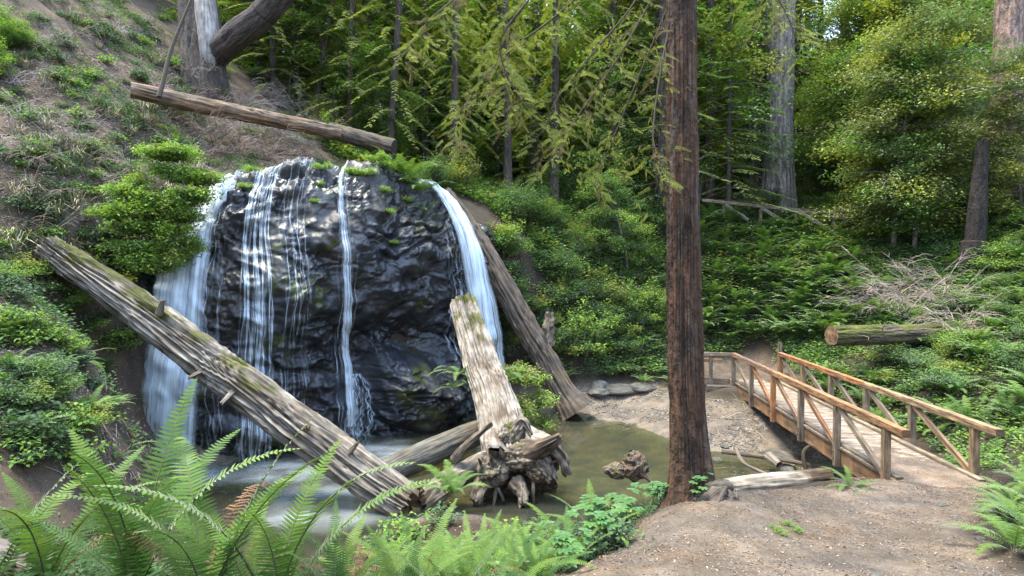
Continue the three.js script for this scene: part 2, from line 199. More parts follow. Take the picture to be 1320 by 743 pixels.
{
  const kinds = { path: [], stream_bed: [], hillside: [], ground: [] };
  for (let j = 0; j < ND - 1; j++) for (let i = 0; i < NX - 1; i++) { const x = (AX[i] + AX[i + 1]) / 2, d = (AD[j] + AD[j + 1]) / 2, h = HT[j * NX + i]; kinds[trailness(x, d) > 0.5 ? 'path' : d > 9.5 && d < 21.5 && x > -9 && x < 9 && h < 0.55 ? 'stream_bed' : x < -5.2 && d > 4 && d < 34 ? 'hillside' : 'ground'].push(j * NX + i); }
  for (const [name, cells] of Object.entries(kinds)) {
    const g = new Geo(), id = new Map(), nor = [];
    const vert = (o) => { if (!id.has(o)) { const i = o % NX, j = (o - i) / NX, x = AX[i], d = AD[j], h = HT[o]; id.set(o, g.v(x, h, -d, soil(x, d, h), x / 2.6, -d / 2.6)); const a = max(0, i - 1), b = min(NX - 1, i + 1), e = max(0, j - 1), f = min(ND - 1, j + 1), nx = -(HT[j * NX + b] - HT[j * NX + a]) / (AX[b] - AX[a]), nz = (HT[f * NX + i] - HT[e * NX + i]) / (AD[f] - AD[e]), l = hypot(nx, 1, nz); nor.push(nx / l, 1 / l, nz / l); } return id.get(o); };
    for (const o of cells) g.q(vert(o), vert(o + 1), vert(o + NX + 1), vert(o + NX));
    const geo = g.make(); geo.setAttribute('normal', new THREE.Float32BufferAttribute(nor, 3));
    solo(name, geo, M.ground, { path: 'tan dirt path strewn with needles leading to the wooden bridge', stream_bed: 'grey sand and gravel bed round the pool', hillside: 'steep brown hillside of litter and loose soil beside the waterfall', ground: 'dark forest floor under ferns and shrubs' }[name], name.replace('_', ' '), null, 'structure');
  }
}

// ------------------------------------------------------------------ the pool
{
  const g = new Geo(), x0 = -9.6, x1 = 9.6, d0 = 7.5, d1 = 21.4, n = 96;
  for (let j = 0; j <= n; j++) for (let i = 0; i <= n; i++) { const x = lerp(x0, x1, i / n), d = lerp(d0, d1, j / n); g.v(x, 0.012 * fbm(x * 0.9, d * 0.9, 2, 3), -d, [1, 1, 1], x / 3, d / 3); }
  for (let j = 0; j < n; j++) for (let i = 0; i < n; i++) { const a = j * (n + 1) + i; g.q(a, a + 1, a + n + 2, a + n + 1); }
  solo('pool_water', g.make(), M.water, 'still olive green pool below the waterfall', 'water', null, 'structure');
}

// ------------------------------------------------------------------ the rock face
const RB = [[-11.6, 14.6], [-10.0, 13.9], [-8.3, 14.0], [-6.3, 14.9], [-4.2, 16.4], [-2.0, 18.4], [-0.7, 19.8], [-0.1, 21.6]];
const RT = [[-11.6, 16.2, 6.2], [-9.6, 15.9, 6.9], [-8.0, 16.2, 7.5], [-6.3, 17.5, 8.15], [-4.75, 19.0, 8.3], [-3.1, 20.4, 7.7], [-1.7, 21.3, 6.7], [-1.0, 22.6, 6.2]];
const spline = (A, t, k) => { const n = A.length - 1, x = clamp(t) * n, i = min(n - 1, floor(x)), f = x - i, g = (q) => A[clamp(q, 0, n)][k]; const a = g(i - 1), b = g(i), c = g(i + 1), e = g(i + 2); return 0.5 * (2 * b + (c - a) * f + (2 * a - 5 * b + 4 * c - e) * f * f + (3 * b - a - 3 * c + e) * f * f * f); };
function rockBase(u, v) { // v 0 foot, 1 lip, 1..1.4 the flat top running back
  const bx = spline(RB, u, 0), bd = spline(RB, u, 1), tx = spline(RT, u, 0), td = spline(RT, u, 1), ty = spline(RT, u, 2);
  if (v <= 1) { const s = v < 0.62 ? 0.16 * v / 0.62 : 0.16 + 0.84 * pow((v - 0.62) / 0.38, 1.9), y = lerp(-0.9, ty, v < 0.62 ? v * 1.12 : 0.6944 + 0.3056 * (1 - pow(1 - (v - 0.62) / 0.38, 1.45))); return [lerp(bx, tx, s), y, lerp(bd, td, s)]; }
  const w = (v - 1) / 0.4; return [tx + 0.3 * w, ty + 0.12 * w - 0.7 * w * w, td + 3.4 * w];
}
const bump = (u, v, u0, v0, ru, rv) => exp(-(((u - u0) / ru) ** 2) - ((v - v0) / rv) ** 2);
function rockAt(u, v) { // [x, y, depth] with the relief on
  const e = 0.004, p = rockBase(u, v), a = rockBase(min(1, u + e), v), b = rockBase(max(0, u - e), v), c = rockBase(u, v + e), q = rockBase(u, max(0, v - e));
  const T = V(a[0] - b[0], a[1] - b[1], -(a[2] - b[2])), W = V(c[0] - q[0], c[1] - q[1], -(c[2] - q[2])), N = T.cross(W).normalize();
  const [x, y, z] = p, r = 0.42 * x + 0.9 * y, s = x - 0.5 * y; // tilted beds
  const am = 0.35 + 1.2 * smooth(-0.3, 0.45, noise(x * 0.55 + 4, y * 0.55, z * 0.55)), am2 = 0.25 + 1.4 * smooth(-0.3, 0.4, noise(x * 0.9 + 14, y * 0.9, z * 0.9)), wp = 0.5 * noise(x * 0.7, y * 0.7, z * 0.7), st = (q) => { const f = q - floor(q); return floor(q) + pow(f, 3.2) - q; }; // broken steps along the beds
  let h = 1.05 * fbm(x * 0.42, y * 0.42, z * 0.42, 3) + 0.42 * (ridge(s * 0.5, r * 0.75, z * 0.5, 3) - 0.2) + 0.3 * st(r * 0.62 + wp + 0.25 * s) + am * (0.16 * st(r * 1.7 + 2 * wp - 0.5 * s) + 0.1 * ridge(s * 1.4 + 3, r * 2.2, z * 1.4, 3) + 0.12 * st(s * 2.1 + r * 1.3 + 3 * wp) + 0.05 * ridge(s * 3.4, r * 5.2, z * 3.4, 3)) + 0.045 * am2 * ridge(x * 6 + wp, y * 8, z * 6, 3) + 0.015 * am2 * noise(x * 19, y * 23, z * 19) - 0.14 * am * pow(clamp(1 - 7 * abs(noise(s * 0.6 + 5, r * 0.9 + wp, z * 0.6))), 1.6) - 0.06 * am2 * pow(clamp(1 - 6 * abs(noise(s * 1.3 + 9, r * 2.1 + wp, z * 1.2))), 1.6);
  h += 0.95 * bump(u, v, 0.65, 0.17, 0.085, 0.1) - 1.1 * bump(u, v, 0.56, 0.2, 0.035, 0.2) - 1.0 * bump(u, v, 0.66, 0.38, 0.1, 0.07) + 0.35 * bump(u, v, 0.6, 0.62, 0.12, 0.12) - 0.5 * bump(u, v, 0.79, 0.35, 0.03, 0.5) + 0.5 * bump(u, v, 0.45, 0.5, 0.05, 0.12) - 0.55 * bump(u, v, 0.2, 0.25, 0.04, 0.25);
  h *= v > 1 ? lerp(1, 0.3, smooth(1, 1.12, v)) : 1;
  return [x + N.x * h, y + N.y * h, z - N.z * h, N, h];
}
{
  const g = new Geo(), nu = 620, nv = 420;
  for (let j = 0; j <= nv; j++) for (let i = 0; i <= nu; i++) {
    const u = i / nu, v = j / nv * 1.4, [x, y, d] = rockAt(u, v);
    const n = fbm(x * 1.2, y * 1.2, d * 1.2, 4), wet = fbm(x * 0.5, y * 0.35, d * 0.5, 3), f = fbm(x * 6, y * 6, d * 6, 3);
    let c = [0.044 + 0.036 * n + 0.015 * f, 0.046 + 0.035 * n + 0.015 * f, 0.052 + 0.034 * n + 0.015 * f];
    const mix = (k, q) => { k = clamp(k); c = c.map((a, m) => lerp(a, q[m], k)); };
    mix(smooth(0.02, 0.35, wet) * 0.6, [0.075, 0.063, 0.05]); mix(smooth(0.82, 1.05, v) * smooth(-0.3, 0.25, n + f) * 0.7, [0.17, 0.165, 0.165]);  // second mix paints the lip and top paler, like skylight falling on them
    mix(smooth(0.12, 0.3, n + 0.6 * f) * smooth(0.02, 0.25, noise(x * 0.5 + 9, y * 0.4, d * 0.5)) * 0.9, [0.085, 0.1, 0.018]); // moss
    g.v(x, y, -d, c, u * 7.5, v * 4.2);
  }
  for (let j = 0; j < nv; j++) for (let i = 0; i < nu; i++) { const a = j * (nu + 1) + i; g.q(a, a + 1, a + nu + 2, a + nu + 1); }
  solo('rock_face', g.make(), M.rock, 'dark wet bulging rock face that the waterfall runs down', 'cliff');
}

// ------------------------------------------------------------------ falling water
// a ribbon of water that follows the rock: rows [u, v, half width in u, lift off the rock in metres]
function ribbon(rows, n, across) {
  const g = new Geo(), m = n;
  for (let k = 0; k <= m; k++) {
    const t = k / m, U = spline(rows, t, 0), v = spline(rows, t, 1), hw = spline(rows, t, 2), lift = spline(rows, t, 3);
    for (let j = 0; j <= across; j++) {
      const s = j / across * 2 - 1, u = U + s * hw, p = rockAt(u, v), b = rockBase(u, v), N = p[3], keep = clamp(lift * 2.2, 0, 0.85);
      const h = lerp(p[4], 0.3 + 0.3 * fbm(u * 9, 3.3, 1, 2), keep) + lift + 0.04 * (1 - s * s) + 0.03 * noise(u * 90, v * 3, 5);
      g.v(b[0] + N.x * h, b[1] + N.y * h, -(b[2] - N.z * h), [1, 1, 1], j / across, t * 0.98);
    }
  }
  for (let k = 0; k < m; k++) for (let j = 0; j < across; j++) { const a = k * (across + 1) + j; g.q(a, a + 1, a + across + 2, a + across + 1); }
  return g.make();
}
const fallA = fallMat(streakA, 1, 1, 0.88), fallB = fallMat(streakB2, 1, 1, 0.65), fallL = fallMat(laceA, 1, 1, 0.5), fallM = fallMat(laceB, 1, 1, 0.5), fallN = fallMat(laceC, 1, 1, 0.55);
{
  const w = thing('waterfall', 'broad white waterfall fanning out behind the long diagonal log', 'waterfall');
  part('water_sheet', ribbon([[0.305, 1.16, 0.012, 0.05], [0.303, 1.0, 0.018, 0.06], [0.288, 0.86, 0.034, 0.08], [0.275, 0.66, 0.044, 0.12], [0.266, 0.4, 0.05, 0.2], [0.262, 0.2, 0.05, 0.26], [0.26, 0.06, 0.051, 0.3]], 130, 44), fallA, w);
  part('water_sheet', ribbon([[0.305, 1.1, 0.01, 0.12], [0.294, 0.9, 0.024, 0.15], [0.276, 0.68, 0.038, 0.2], [0.266, 0.4, 0.046, 0.3], [0.261, 0.06, 0.05, 0.38]], 110, 30), fallB, w);
  part('water_sheet', ribbon([[0.25, 0.6, 0.02, 0.18], [0.235, 0.35, 0.036, 0.24], [0.228, 0.06, 0.042, 0.3]], 60, 16), fallB, w);
  part('water_sheet', ribbon([[0.31, 0.8, 0.03, 0.05], [0.3, 0.5, 0.05, 0.05], [0.3, 0.06, 0.06, 0.06]], 110, 26), fallM, w);
}
{
  const w = thing('water_trickle', 'lacy trickle of white water down the middle of the rock', 'waterfall');
  part('water_sheet', ribbon([[0.375, 1.1, 0.02, 0.03], [0.378, 0.9, 0.026, 0.03], [0.388, 0.6, 0.03, 0.035], [0.392, 0.3, 0.034, 0.04], [0.392, 0.05, 0.034, 0.05]], 200, 26), fallL, w);
  part('water_sheet', ribbon([[0.39, 0.75, 0.012, 0.06], [0.397, 0.5, 0.016, 0.06], [0.402, 0.3, 0.018, 0.07], [0.4, 0.05, 0.02, 0.08]], 130, 14), fallN, w);
  const q = thing('water_trickle', 'faint scattered threads of water beside the lacy trickle', 'waterfall');
  part('water_sheet', ribbon([[0.43, 1.04, 0.02, 0.03], [0.436, 0.8, 0.026, 0.03], [0.446, 0.5, 0.028, 0.035], [0.452, 0.1, 0.03, 0.04]], 190, 26), fallM, q);
  const t = thing('water_trickle', 'single narrow ribbon of water falling past the dark hollow', 'waterfall');
  part('water_sheet', ribbon([[0.505, 1.07, 0.004, 0.04], [0.512, 0.85, 0.005, 0.06], [0.521, 0.6, 0.007, 0.14], [0.528, 0.35, 0.008, 0.26], [0.532, 0.14, 0.009, 0.3]], 120, 8), fallB, t);
  part('water_sheet', ribbon([[0.512, 0.95, 0.012, 0.04], [0.526, 0.5, 0.022, 0.1], [0.535, 0.1, 0.03, 0.15]], 100, 16), fallM, t);
  const b = thing('water_trickle', 'thin veil of water sliding off the low boulder into the pool', 'waterfall');
  part('water_sheet', ribbon([[0.558, 0.27, 0.016, 0.04], [0.56, 0.18, 0.026, 0.05], [0.555, 0.07, 0.036, 0.06]], 60, 16), fallL, b);
  part('water_sheet', ribbon([[0.745, 0.3, 0.01, 0.05], [0.748, 0.18, 0.014, 0.06], [0.75, 0.07, 0.018, 0.08]], 50, 10), fallM, b);
}
{
  const w = thing('waterfall', 'narrow bright waterfall sliding down beside the leaning dark log', 'waterfall');
  part('water_sheet', ribbon([[0.665, 1.12, 0.012, 0.1], [0.685, 1.0, 0.018, 0.16], [0.72, 0.86, 0.026, 0.3], [0.765, 0.66, 0.04, 0.36], [0.8, 0.44, 0.052, 0.35], [0.81, 0.2, 0.056, 0.3]], 110, 30), fallA, w);
  part('water_sheet', ribbon([[0.668, 1.1, 0.009, 0.16], [0.69, 1.0, 0.012, 0.24], [0.73, 0.84, 0.017, 0.4], [0.77, 0.64, 0.024, 0.46], [0.795, 0.4, 0.03, 0.44]], 90, 16), fallA, w);
  part('water_sheet', ribbon([[0.72, 0.8, 0.02, 0.08], [0.74, 0.6, 0.04, 0.08], [0.76, 0.3, 0.06, 0.1]], 90, 20), fallM, w);
}
// ------------------------------------------------------------------ logs, trunks and roots
// a log along pts [x, y, z, radius]: relief(a, t) in metres, colour(a, t, x, y, z, upness)
function logGeo(pts, seg, sides, relief, colour, caps = true, ends = [[0.2, 0.13, 0.07], [0.2, 0.13, 0.07]], ragged = 0) {
  const g = new Geo(), n = pts.length, arc = [0], NA = 200, rings = [];
  for (let k = 1; k <= NA; k++) arc.push(arc[k - 1] + hypot(...[0, 1, 2].map((c) => spline(pts, k / NA, c) - spline(pts, (k - 1) / NA, c))));
  const len = arc[NA], warp = (t) => { const q = clamp(t) * len; let a = 0, b = NA; while (b - a > 1) { const m = (a + b) >> 1; arc[m] <= q ? a = m : b = m; } return (a + (q - arc[a]) / max(1e-9, arc[b] - arc[a])) / NA; }, P = (t, k) => spline(pts, warp(t), k);
  let x = null;
  for (let k = 0; k <= seg; k++) {
    const t = k / seg, e = 0.01, c = V(P(t, 0), P(t, 1), P(t, 2)), a1 = min(1, t + e), a0 = max(0, t - e), d = V(P(a1, 0) - P(a0, 0), P(a1, 1) - P(a0, 1), P(a1, 2) - P(a0, 2)).normalize(), r = P(t, 3);
    if (!x) x = V(0, 0, 0).crossVectors(abs(d.y) > 0.95 ? V(1, 0, 0) : UP, d).normalize(); else x.addScaledVector(d, -x.dot(d)).normalize();
    const y = V(0, 0, 0).crossVectors(d, x), ring = [];
    for (let j = 0; j <= sides; j++) {
      const a = (j % sides) / sides * 2 * PI, nx = x.x * cos(a) + y.x * sin(a), ny = x.y * cos(a) + y.y * sin(a), nz = x.z * cos(a) + y.z * sin(a), rr = r + relief(a, t, c.x + nx * r, c.y + ny * r, c.z + nz * r);
      const off = ragged && k === seg ? ragged * (noise(cos(a) * 2.3, sin(a) * 2.3, 4) + noise(cos(a) * 7, sin(a) * 7, 2) * 0.6) : 0;
      const px = c.x + nx * rr + d.x * off, py = c.y + ny * rr + d.y * off, pz = c.z + nz * rr + d.z * off;
      ring.push(g.v(px, py, pz, colour(a, t, px, py, pz, ny), j / sides * max(1, Math.round(2 * PI * r / 1.2)), t * len / 1.6));
    }
    rings.push(ring);
    if (k) for (let j = 0; j < sides; j++) { const q = rings[k - 1]; g.q(q[j], q[j + 1], ring[j + 1], ring[j]); }
  }
  const geo = g.make();
  if (!caps) return [geo];
  const out = [geo];
  for (const [k, col] of [[0, ends[0]], [seg, ends[1]]]) { // cut faces with rings
    const h = new Geo(), ring = rings[k], c = V(P(k / seg, 0), P(k / seg, 1), P(k / seg, 2)), R = 5; let prev = null;
    for (let m = R; m >= 0; m--) { const row = []; for (let j = 0; j < sides; j++) { const o = ring[j] * 3, f = m / R, px = lerp(c.x, g.p[o], f * 0.985), py = lerp(c.y, g.p[o + 1], f * 0.985), pz = lerp(c.z, g.p[o + 2], f * 0.985), s = 0.75 + 0.35 * noise(f * 9, j * 0.1, 3) + 0.3 * noise(px * 9, py * 9, pz * 9); row.push(h.v(px, py, pz, col.map((q) => q * s), px * 2, py * 2)); } if (prev) for (let j = 0; j < sides; j++) k ? h.q(prev[j], prev[(j + 1) % sides], row[(j + 1) % sides], row[j]) : h.q(prev[j], row[j], row[(j + 1) % sides], prev[(j + 1) % sides]); prev = row; }
    out.push(h.make());
  }
  return out;
}
const mergeVerts = (g) => mergeVertices(g, 1e-5), P4 = (v, r) => [v.x, v.y, v.z, r];
// split, weathered wood: cracks that run along the log and wander round it
const crack = (a, t, len, seed, amp = 0.05) => { const w = 0.35 * noise(t * len * 0.5, seed, 1.5), ca = cos(a + w), sa = sin(a + w), L = t * len; return amp * (0.9 * ridge(ca * 2.0 + seed, sa * 2.0, L * 0.2, 2) - 1.3 * pow(clamp(1 - 5 * abs(noise(ca * 3.2 + seed, sa * 3.2, L * 0.22))), 1.5) - 0.7 * pow(clamp(1 - 5 * abs(noise(ca * 6.5 + seed, sa * 6.5 + 4, L * 0.3))), 1.5) + 0.6 * noise(ca * 9, sa * 9, L * 0.9 + seed) + 0.4 * noise(ca * 22, sa * 22, L * 1.4)); };
const MOSS = [0.095, 0.105, 0.016], SILVER = [0.34, 0.31, 0.275], BROWN = [0.14, 0.1, 0.065], DARKWOOD = [0.07, 0.055, 0.042];
function woodColour(base, moss, seed, dark = 0.5) { return (a, t, x, y, z, up) => { const n = fbm(x * 1.5 + seed, y * 1.5, z * 1.5, 4), f = fbm(x * 7 + seed, y * 7, z * 7, 3), s = noise(cos(a) * 5 + seed, sin(a) * 5, t * 5); let c = mixc(base, DARKWOOD, dark * (0.3 - 0.6 * s - 1.3 * f)); c = mixc(c, BROWN, 1.6 * n + 0.25); const m = moss(a, t, up) + 1.1 * n + 0.6 * f; return mixc(c, MOSS, smooth(0.5, 0.8, m)); }; }

{ // the long log that crosses in front of the waterfall
  const A = at(58, 318, 12.3), B = at(175, 397, 12.3), C = at(330, 512, 12.0), D = at(440, 592, 11.7), E = at(528, 652, 11.3), o = thing('fallen_log', 'long weathered grey log with moss patches lying diagonally in front of the waterfall', 'log');
  const [body, top, end] = logGeo([P4(A, 0.27), P4(B, 0.36), P4(C, 0.41), P4(D, 0.4), P4(E, 0.36)], 260, 120, (a, t) => crack(a, t, 10.5, 3, 0.085) - 0.06 * smooth(0.3, 0, t) * ridge(cos(a) * 3, sin(a) * 3, t * 9, 2), woodColour(SILVER, (a, t, up) => -0.08 + 0.5 * up + 0.3 * smooth(0.75, 0.2, t) - 0.5 * smooth(0.6, 0.9, t), 1), true, undefined, 0.3);
  part('trunk', body, M.wood, o); part('broken_end', top, M.wood, o); part('broken_end', end, M.wood, o);
  for (const [px, py, d, dx, dy, dz, r] of [[205, 405, 12.0, 0.15, 0.3, 0.1, 0.06], [300, 505, 11.65, -0.12, -0.2, 0.25, 0.05], [262, 478, 11.75, -0.2, -0.12, 0.2, 0.045], [395, 552, 11.45, 0.1, 0.1, 0.28, 0.06], [450, 585, 11.4, 0.2, 0.26, 0.1, 0.05]]) { const q = at(px, py, d), L = logGeo([P4(q, r * 1.3), P4(q.clone().add(V(dx * 0.5, dy * 0.5, dz * 0.5)), r), P4(q.clone().add(V(dx, dy, dz)), r * 0.7)], 14, 14, (a, t) => crack(a, t, 1, px, 0.012), woodColour(SILVER, () => -1, px, 0.8), true, [DARKWOOD, [0.2, 0.14, 0.09]], 0.06), m = part('branch_stub', L[0], M.wood, o); part('broken_tip', L[2], M.wood, m); }
}
{ // the root end log that leans towards the falls
  const A = at(597, 388, 17.6), B = at(612, 440, 16.5), C = at(638, 520, 14.6), D = at(655, 575, 13.1), E = at(668, 610, 12.3), o = thing('uprooted_log', 'thick silver log with splayed roots lying from the pool up to the rock', 'log');
  const sp = (a) => -0.22 * exp(-(((a - 1.75) / 0.2) ** 2));
  const [body, top, butt] = logGeo([P4(A, 0.36), P4(B, 0.43), P4(C, 0.52), P4(D, 0.62), P4(E, 0.8)], 240, 140, (a, t) => crack(a, t, 6.5, 11, 0.085) + sp(a) * smooth(0.75, 0.3, t) + 0.75 * smooth(0.78, 1, t) * (ridge(cos(a) * 1.5 + 4, sin(a) * 1.5, 3 + t, 3) - 0.35), woodColour([0.4, 0.365, 0.33], (a, t, up) => 0.05 + 0.5 * up + 0.4 * smooth(0.35, 0, t) - 0.9 * smooth(0.2, 0.5, t), 21, 0.4), true, [[0.2, 0.13, 0.07], [0.13, 0.09, 0.06]], 0.2);
  part('trunk', body, M.wood, o); part('broken_top', top, M.wood, o);
  { const q = butt.attributes.position; for (let i = 0; i < q.count; i++) { const x = q.getX(i), y = q.getY(i), z = q.getZ(i), h = 0.35 * ridge(x * 2.2, y * 2.2, 5, 3) + 0.12 * ridge(x * 7, y * 7, 5, 2); q.setZ(i, z + h - 0.05); } butt.computeVertexNormals(); part('root_plate', butt, M.wood, o); }
  // the root plate: splintered knots and thick broken roots round a hollow
  const r = rng(9), rootCol = (seed) => woodColour(seed % 3 ? [0.33, 0.285, 0.235] : [0.17, 0.115, 0.075], (a, t, up) => -0.35 + 0.5 * up, seed, 1.0);
  const root = (pts, seed, end = 0.12) => { const P = pts.map(([px, py, d, rad], i) => { const q = at(px, py, d); return [q.x + (i ? 0.05 * noise(i * 1.7, seed) : 0), q.y + (i ? 0.05 * noise(i * 1.7, seed + 5) : 0), q.z, rad]; }), R = P[1][3], L = logGeo(P, 60, 30, (a, t) => crack(a, t, 2.5, seed, R * 0.3) + R * 0.3 * noise(cos(a) * 1.5 + seed, sin(a) * 1.5, t * 5), rootCol(seed), true, [[0.1, 0.07, 0.05], [0.2, 0.15, 0.1]], end), m = part('root', L[0], M.wood, o); part('broken_tip', L[2], M.wood, m); };
  const lump = (px, py, d, s, seed, col) => { const b = new THREE.IcosahedronGeometry(1, 22), q = b.attributes.position, cc = [], uv = [], c = at(px, py, d); for (let i = 0; i < q.count; i++) { const x = q.getX(i), y = q.getY(i), z = q.getZ(i), h = 1 + 0.55 * (ridge(x * 1.1 + seed, y * 1.1, z * 1.1, 3) - 0.3) + 0.16 * ridge(x * 3.5, y * 2, z * 3.5 + seed, 3) + 0.06 * noise(x * 14, y * 5, z * 14), n = fbm(x * 2 + seed, y * 2, z * 2, 4); q.setXYZ(i, c.x + x * h * s[0], c.y + y * h * s[1], c.z + z * h * s[2]); cc.push(...mixc(mixc(col, DARKWOOD, 0.4 + 2 * n), MOSS, smooth(0.45, 0.75, 0.5 * y + 1.4 * noise(x * 2, y * 2, z * 2 + seed)))); uv.push(x * 0.6 + z * 0.3, y * 0.5); } b.setAttribute('color', new THREE.Float32BufferAttribute(cc, 3)); b.setAttribute('uv', new THREE.Float32BufferAttribute(uv, 2)); b.deleteAttribute('normal'); const g = mergeVerts(b); g.computeVertexNormals(); return g; };
  part('root_knot', lump(636, 606, 11.9, [0.28, 0.27, 0.26], 3, [0.24, 0.2, 0.15]), M.wood, o);
  part('root_knot', lump(672, 590, 12.0, [0.35, 0.25, 0.23], 8, [0.28, 0.22, 0.16]), M.wood, o);
  part('root_knot', lump(694, 608, 11.9, [0.21, 0.19, 0.2], 13, [0.2, 0.14, 0.09]), M.wood, o);
  part('root_knot', lump(660, 560, 12.4, [0.24, 0.22, 0.2], 17, [0.33, 0.29, 0.24]), M.wood, o);
  root([[662, 590, 12.2, 0.3], [690, 580, 11.9, 0.2], [708, 572, 11.7, 0.15], [722, 561, 11.6, 0.06]], 3, 0.05);
  root([[690, 575, 12.0, 0.2], [712, 578, 11.9, 0.13], [726, 592, 11.85, 0.11], [733, 612, 11.8, 0.09]], 4);
  root([[664, 570, 12.4, 0.2], [668, 556, 12.3, 0.15], [676, 545, 12.3, 0.1], [685, 560, 12.2, 0.05]], 5);
  root([[640, 600, 12.4, 0.35], [605, 608, 12.2, 0.24], [575, 628, 11.9, 0.23], [543, 652, 11.6, 0.18]], 7);
  root([[585, 594, 12.1, 0.09], [606, 572, 12.0, 0.08], [634, 545, 11.9, 0.03]], 8, 0.03);
  root([[690, 600, 12.0, 0.2], [702, 606, 11.8, 0.14], [712, 618, 11.7, 0.1]], 10);
  root([[700, 590, 12.0, 0.16], [706, 598, 11.8, 0.09], [716, 616, 11.7, 0.05]], 11);
  root([[636, 615, 12.0, 0.24], [620, 628, 11.8, 0.15], [612, 648, 11.6, 0.1]], 14);
  root([[664, 622, 11.9, 0.2], [672, 634, 11.7, 0.13], [676, 650, 11.5, 0.08]], 16);
  for (let k = 0; k < 7; k++) { const px = 610 + 110 * r(), py = 585 + 40 * r(), a = r() * 6.28, L = 14 + 18 * r(); root([[px, py, 12.0, 0.05], [px + L * 0.5 * cos(a), py + L * 0.5 * sin(a), 11.75, 0.035], [px + L * cos(a), py + L * sin(a) + 4, 11.65, 0.012]], 31 + k, 0.02); }
  globalThis.lump = lump;
}
{ // the dark log that leans up beside the narrow waterfall
  const o = thing('leaning_log', 'long dark mossy log leaning against the bank beside the narrow waterfall', 'log');
  const [b, e0] = logGeo([P4(at(572, 250, 20.9), 0.3), P4(at(620, 320, 20.2), 0.38), P4(at(680, 425, 19.6), 0.4), P4(at(722, 500, 19.2), 0.42), P4(at(742, 532, 19.0), 0.56)], 170, 72, (a, t) => crack(a, t, 11, 31, 0.07) + 0.2 * smooth(0.9, 1, t) * ridge(cos(a) * 2, sin(a) * 2, 1, 2), woodColour([0.12, 0.1, 0.085], (a, t, up) => 0.0 + 0.5 * up, 41, 0.8), true);
  part('trunk', b, M.wood, o); part('broken_end', e0, M.wood, o);
}
{ // half sunk log in the pool
  const o = thing('sunken_log', 'smooth grey green log half sunk in the pool under the roots', 'log');
  const [b, e0, e1] = logGeo([P4(at(470, 622, 12.9), 0.27), P4(at(530, 594, 13.6), 0.32), P4(at(590, 568, 14.4), 0.33), P4(at(630, 552, 15), 0.3)], 90, 56, (a, t) => crack(a, t, 4, 51, 0.02), woodColour([0.14, 0.14, 0.12], (a, t, up) => -0.2 + 0.35 * up, 61, 0.4), true, [[0.1, 0.09, 0.07], [0.1, 0.09, 0.07]]);
  part('trunk', b, M.wood, o); part('broken_end', e0, M.wood, o); part('broken_end', e1, M.wood, o);
}
{ // debarked orange brown log above the falls
  const o = thing('fallen_log', 'thin orange brown barkless log lying above the rock face', 'log');
  const [b, e0, e1] = logGeo([P4(at(168, 116, 17.0), 0.23), P4(at(250, 134, 18.0), 0.26), P4(at(340, 152, 19.2), 0.25), P4(at(438, 172, 20.4), 0.24)], 130, 48, (a, t) => crack(a, t, 8, 71, 0.025), (a, t, x, y, z) => { const n = fbm(x * 1.6, y * 1.6, z * 1.6, 4), f = noise(cos(a) * 9, sin(a) * 9, t * 7); return mixc(mixc([0.27, 0.15, 0.075], [0.36, 0.27, 0.19], 0.5 + 1.2 * n), [0.08, 0.055, 0.04], 0.3 + 1.6 * f); }, true, [[0.12, 0.07, 0.04], [0.3, 0.19, 0.1]]);
  part('trunk', b, M.wood, o); part('broken_end', e0, M.wood, o); part('cut_end', e1, M.wood, o);
  const o2 = thing('fallen_log', 'short dark mossy log lying above the ferns at the top of the rock', 'log');
  const [c, c0, c1] = logGeo([P4(at(425, 168, 22.5), 0.3), P4(at(470, 180, 22.3), 0.32), P4(at(508, 190, 22.1), 0.3)], 60, 36, (a, t) => crack(a, t, 3, 75, 0.04), woodColour([0.1, 0.08, 0.06], (a, t, up) => 0.1 + 0.4 * up, 76, 0.7), true, [[0.1, 0.07, 0.05], [0.1, 0.07, 0.05]]);
  part('trunk', c, M.wood, o2); part('broken_end', c0, M.wood, o2); part('cut_end', c1, M.wood, o2);
}
{ // mossy sawn log over the slope behind the bridge
  const o = thing('sawn_log', 'mossy sawn log with a pale cut face jutting out above the bridge', 'log'), A = at(1072, 433, 17.2), B = at(1200, 430, 17.6);
  const [b, e0] = logGeo([P4(A, 0.31), P4(at(1130, 432, 17.4), 0.3), P4(B, 0.3), P4(at(1300, 424, 18.6), 0.28)], 110, 56, (a, t) => crack(a, t, 5, 81, 0.025), woodColour([0.13, 0.105, 0.075], (a, t, up) => 0.5 + 0.4 * up, 91, 0.6), true, [[0.36, 0.22, 0.12], [0.1, 0.08, 0.05]]);
  part('trunk', b, M.bark, o); part('cut_face', e0, M.wood, o);
  const r = rng(4); for (let k = 0; k < 6; k++) { const g = new Geo(), q = at(1110 + k * 26, 428 + (r() - 0.5) * 10, 17.1 + k * 0.15); g.tube([q, q.clone().add(V((r() - 0.3) * 0.5, (r() - 0.3) * 0.4, 0.35)), q.clone().add(V((r() - 0.2) * 1.0, (r() - 0.4) * 0.6, 0.55))], 0.022, 0.006, 5, [0.1, 0.08, 0.05]); part('dead_twig', g.make(), M.dead, o); }
}
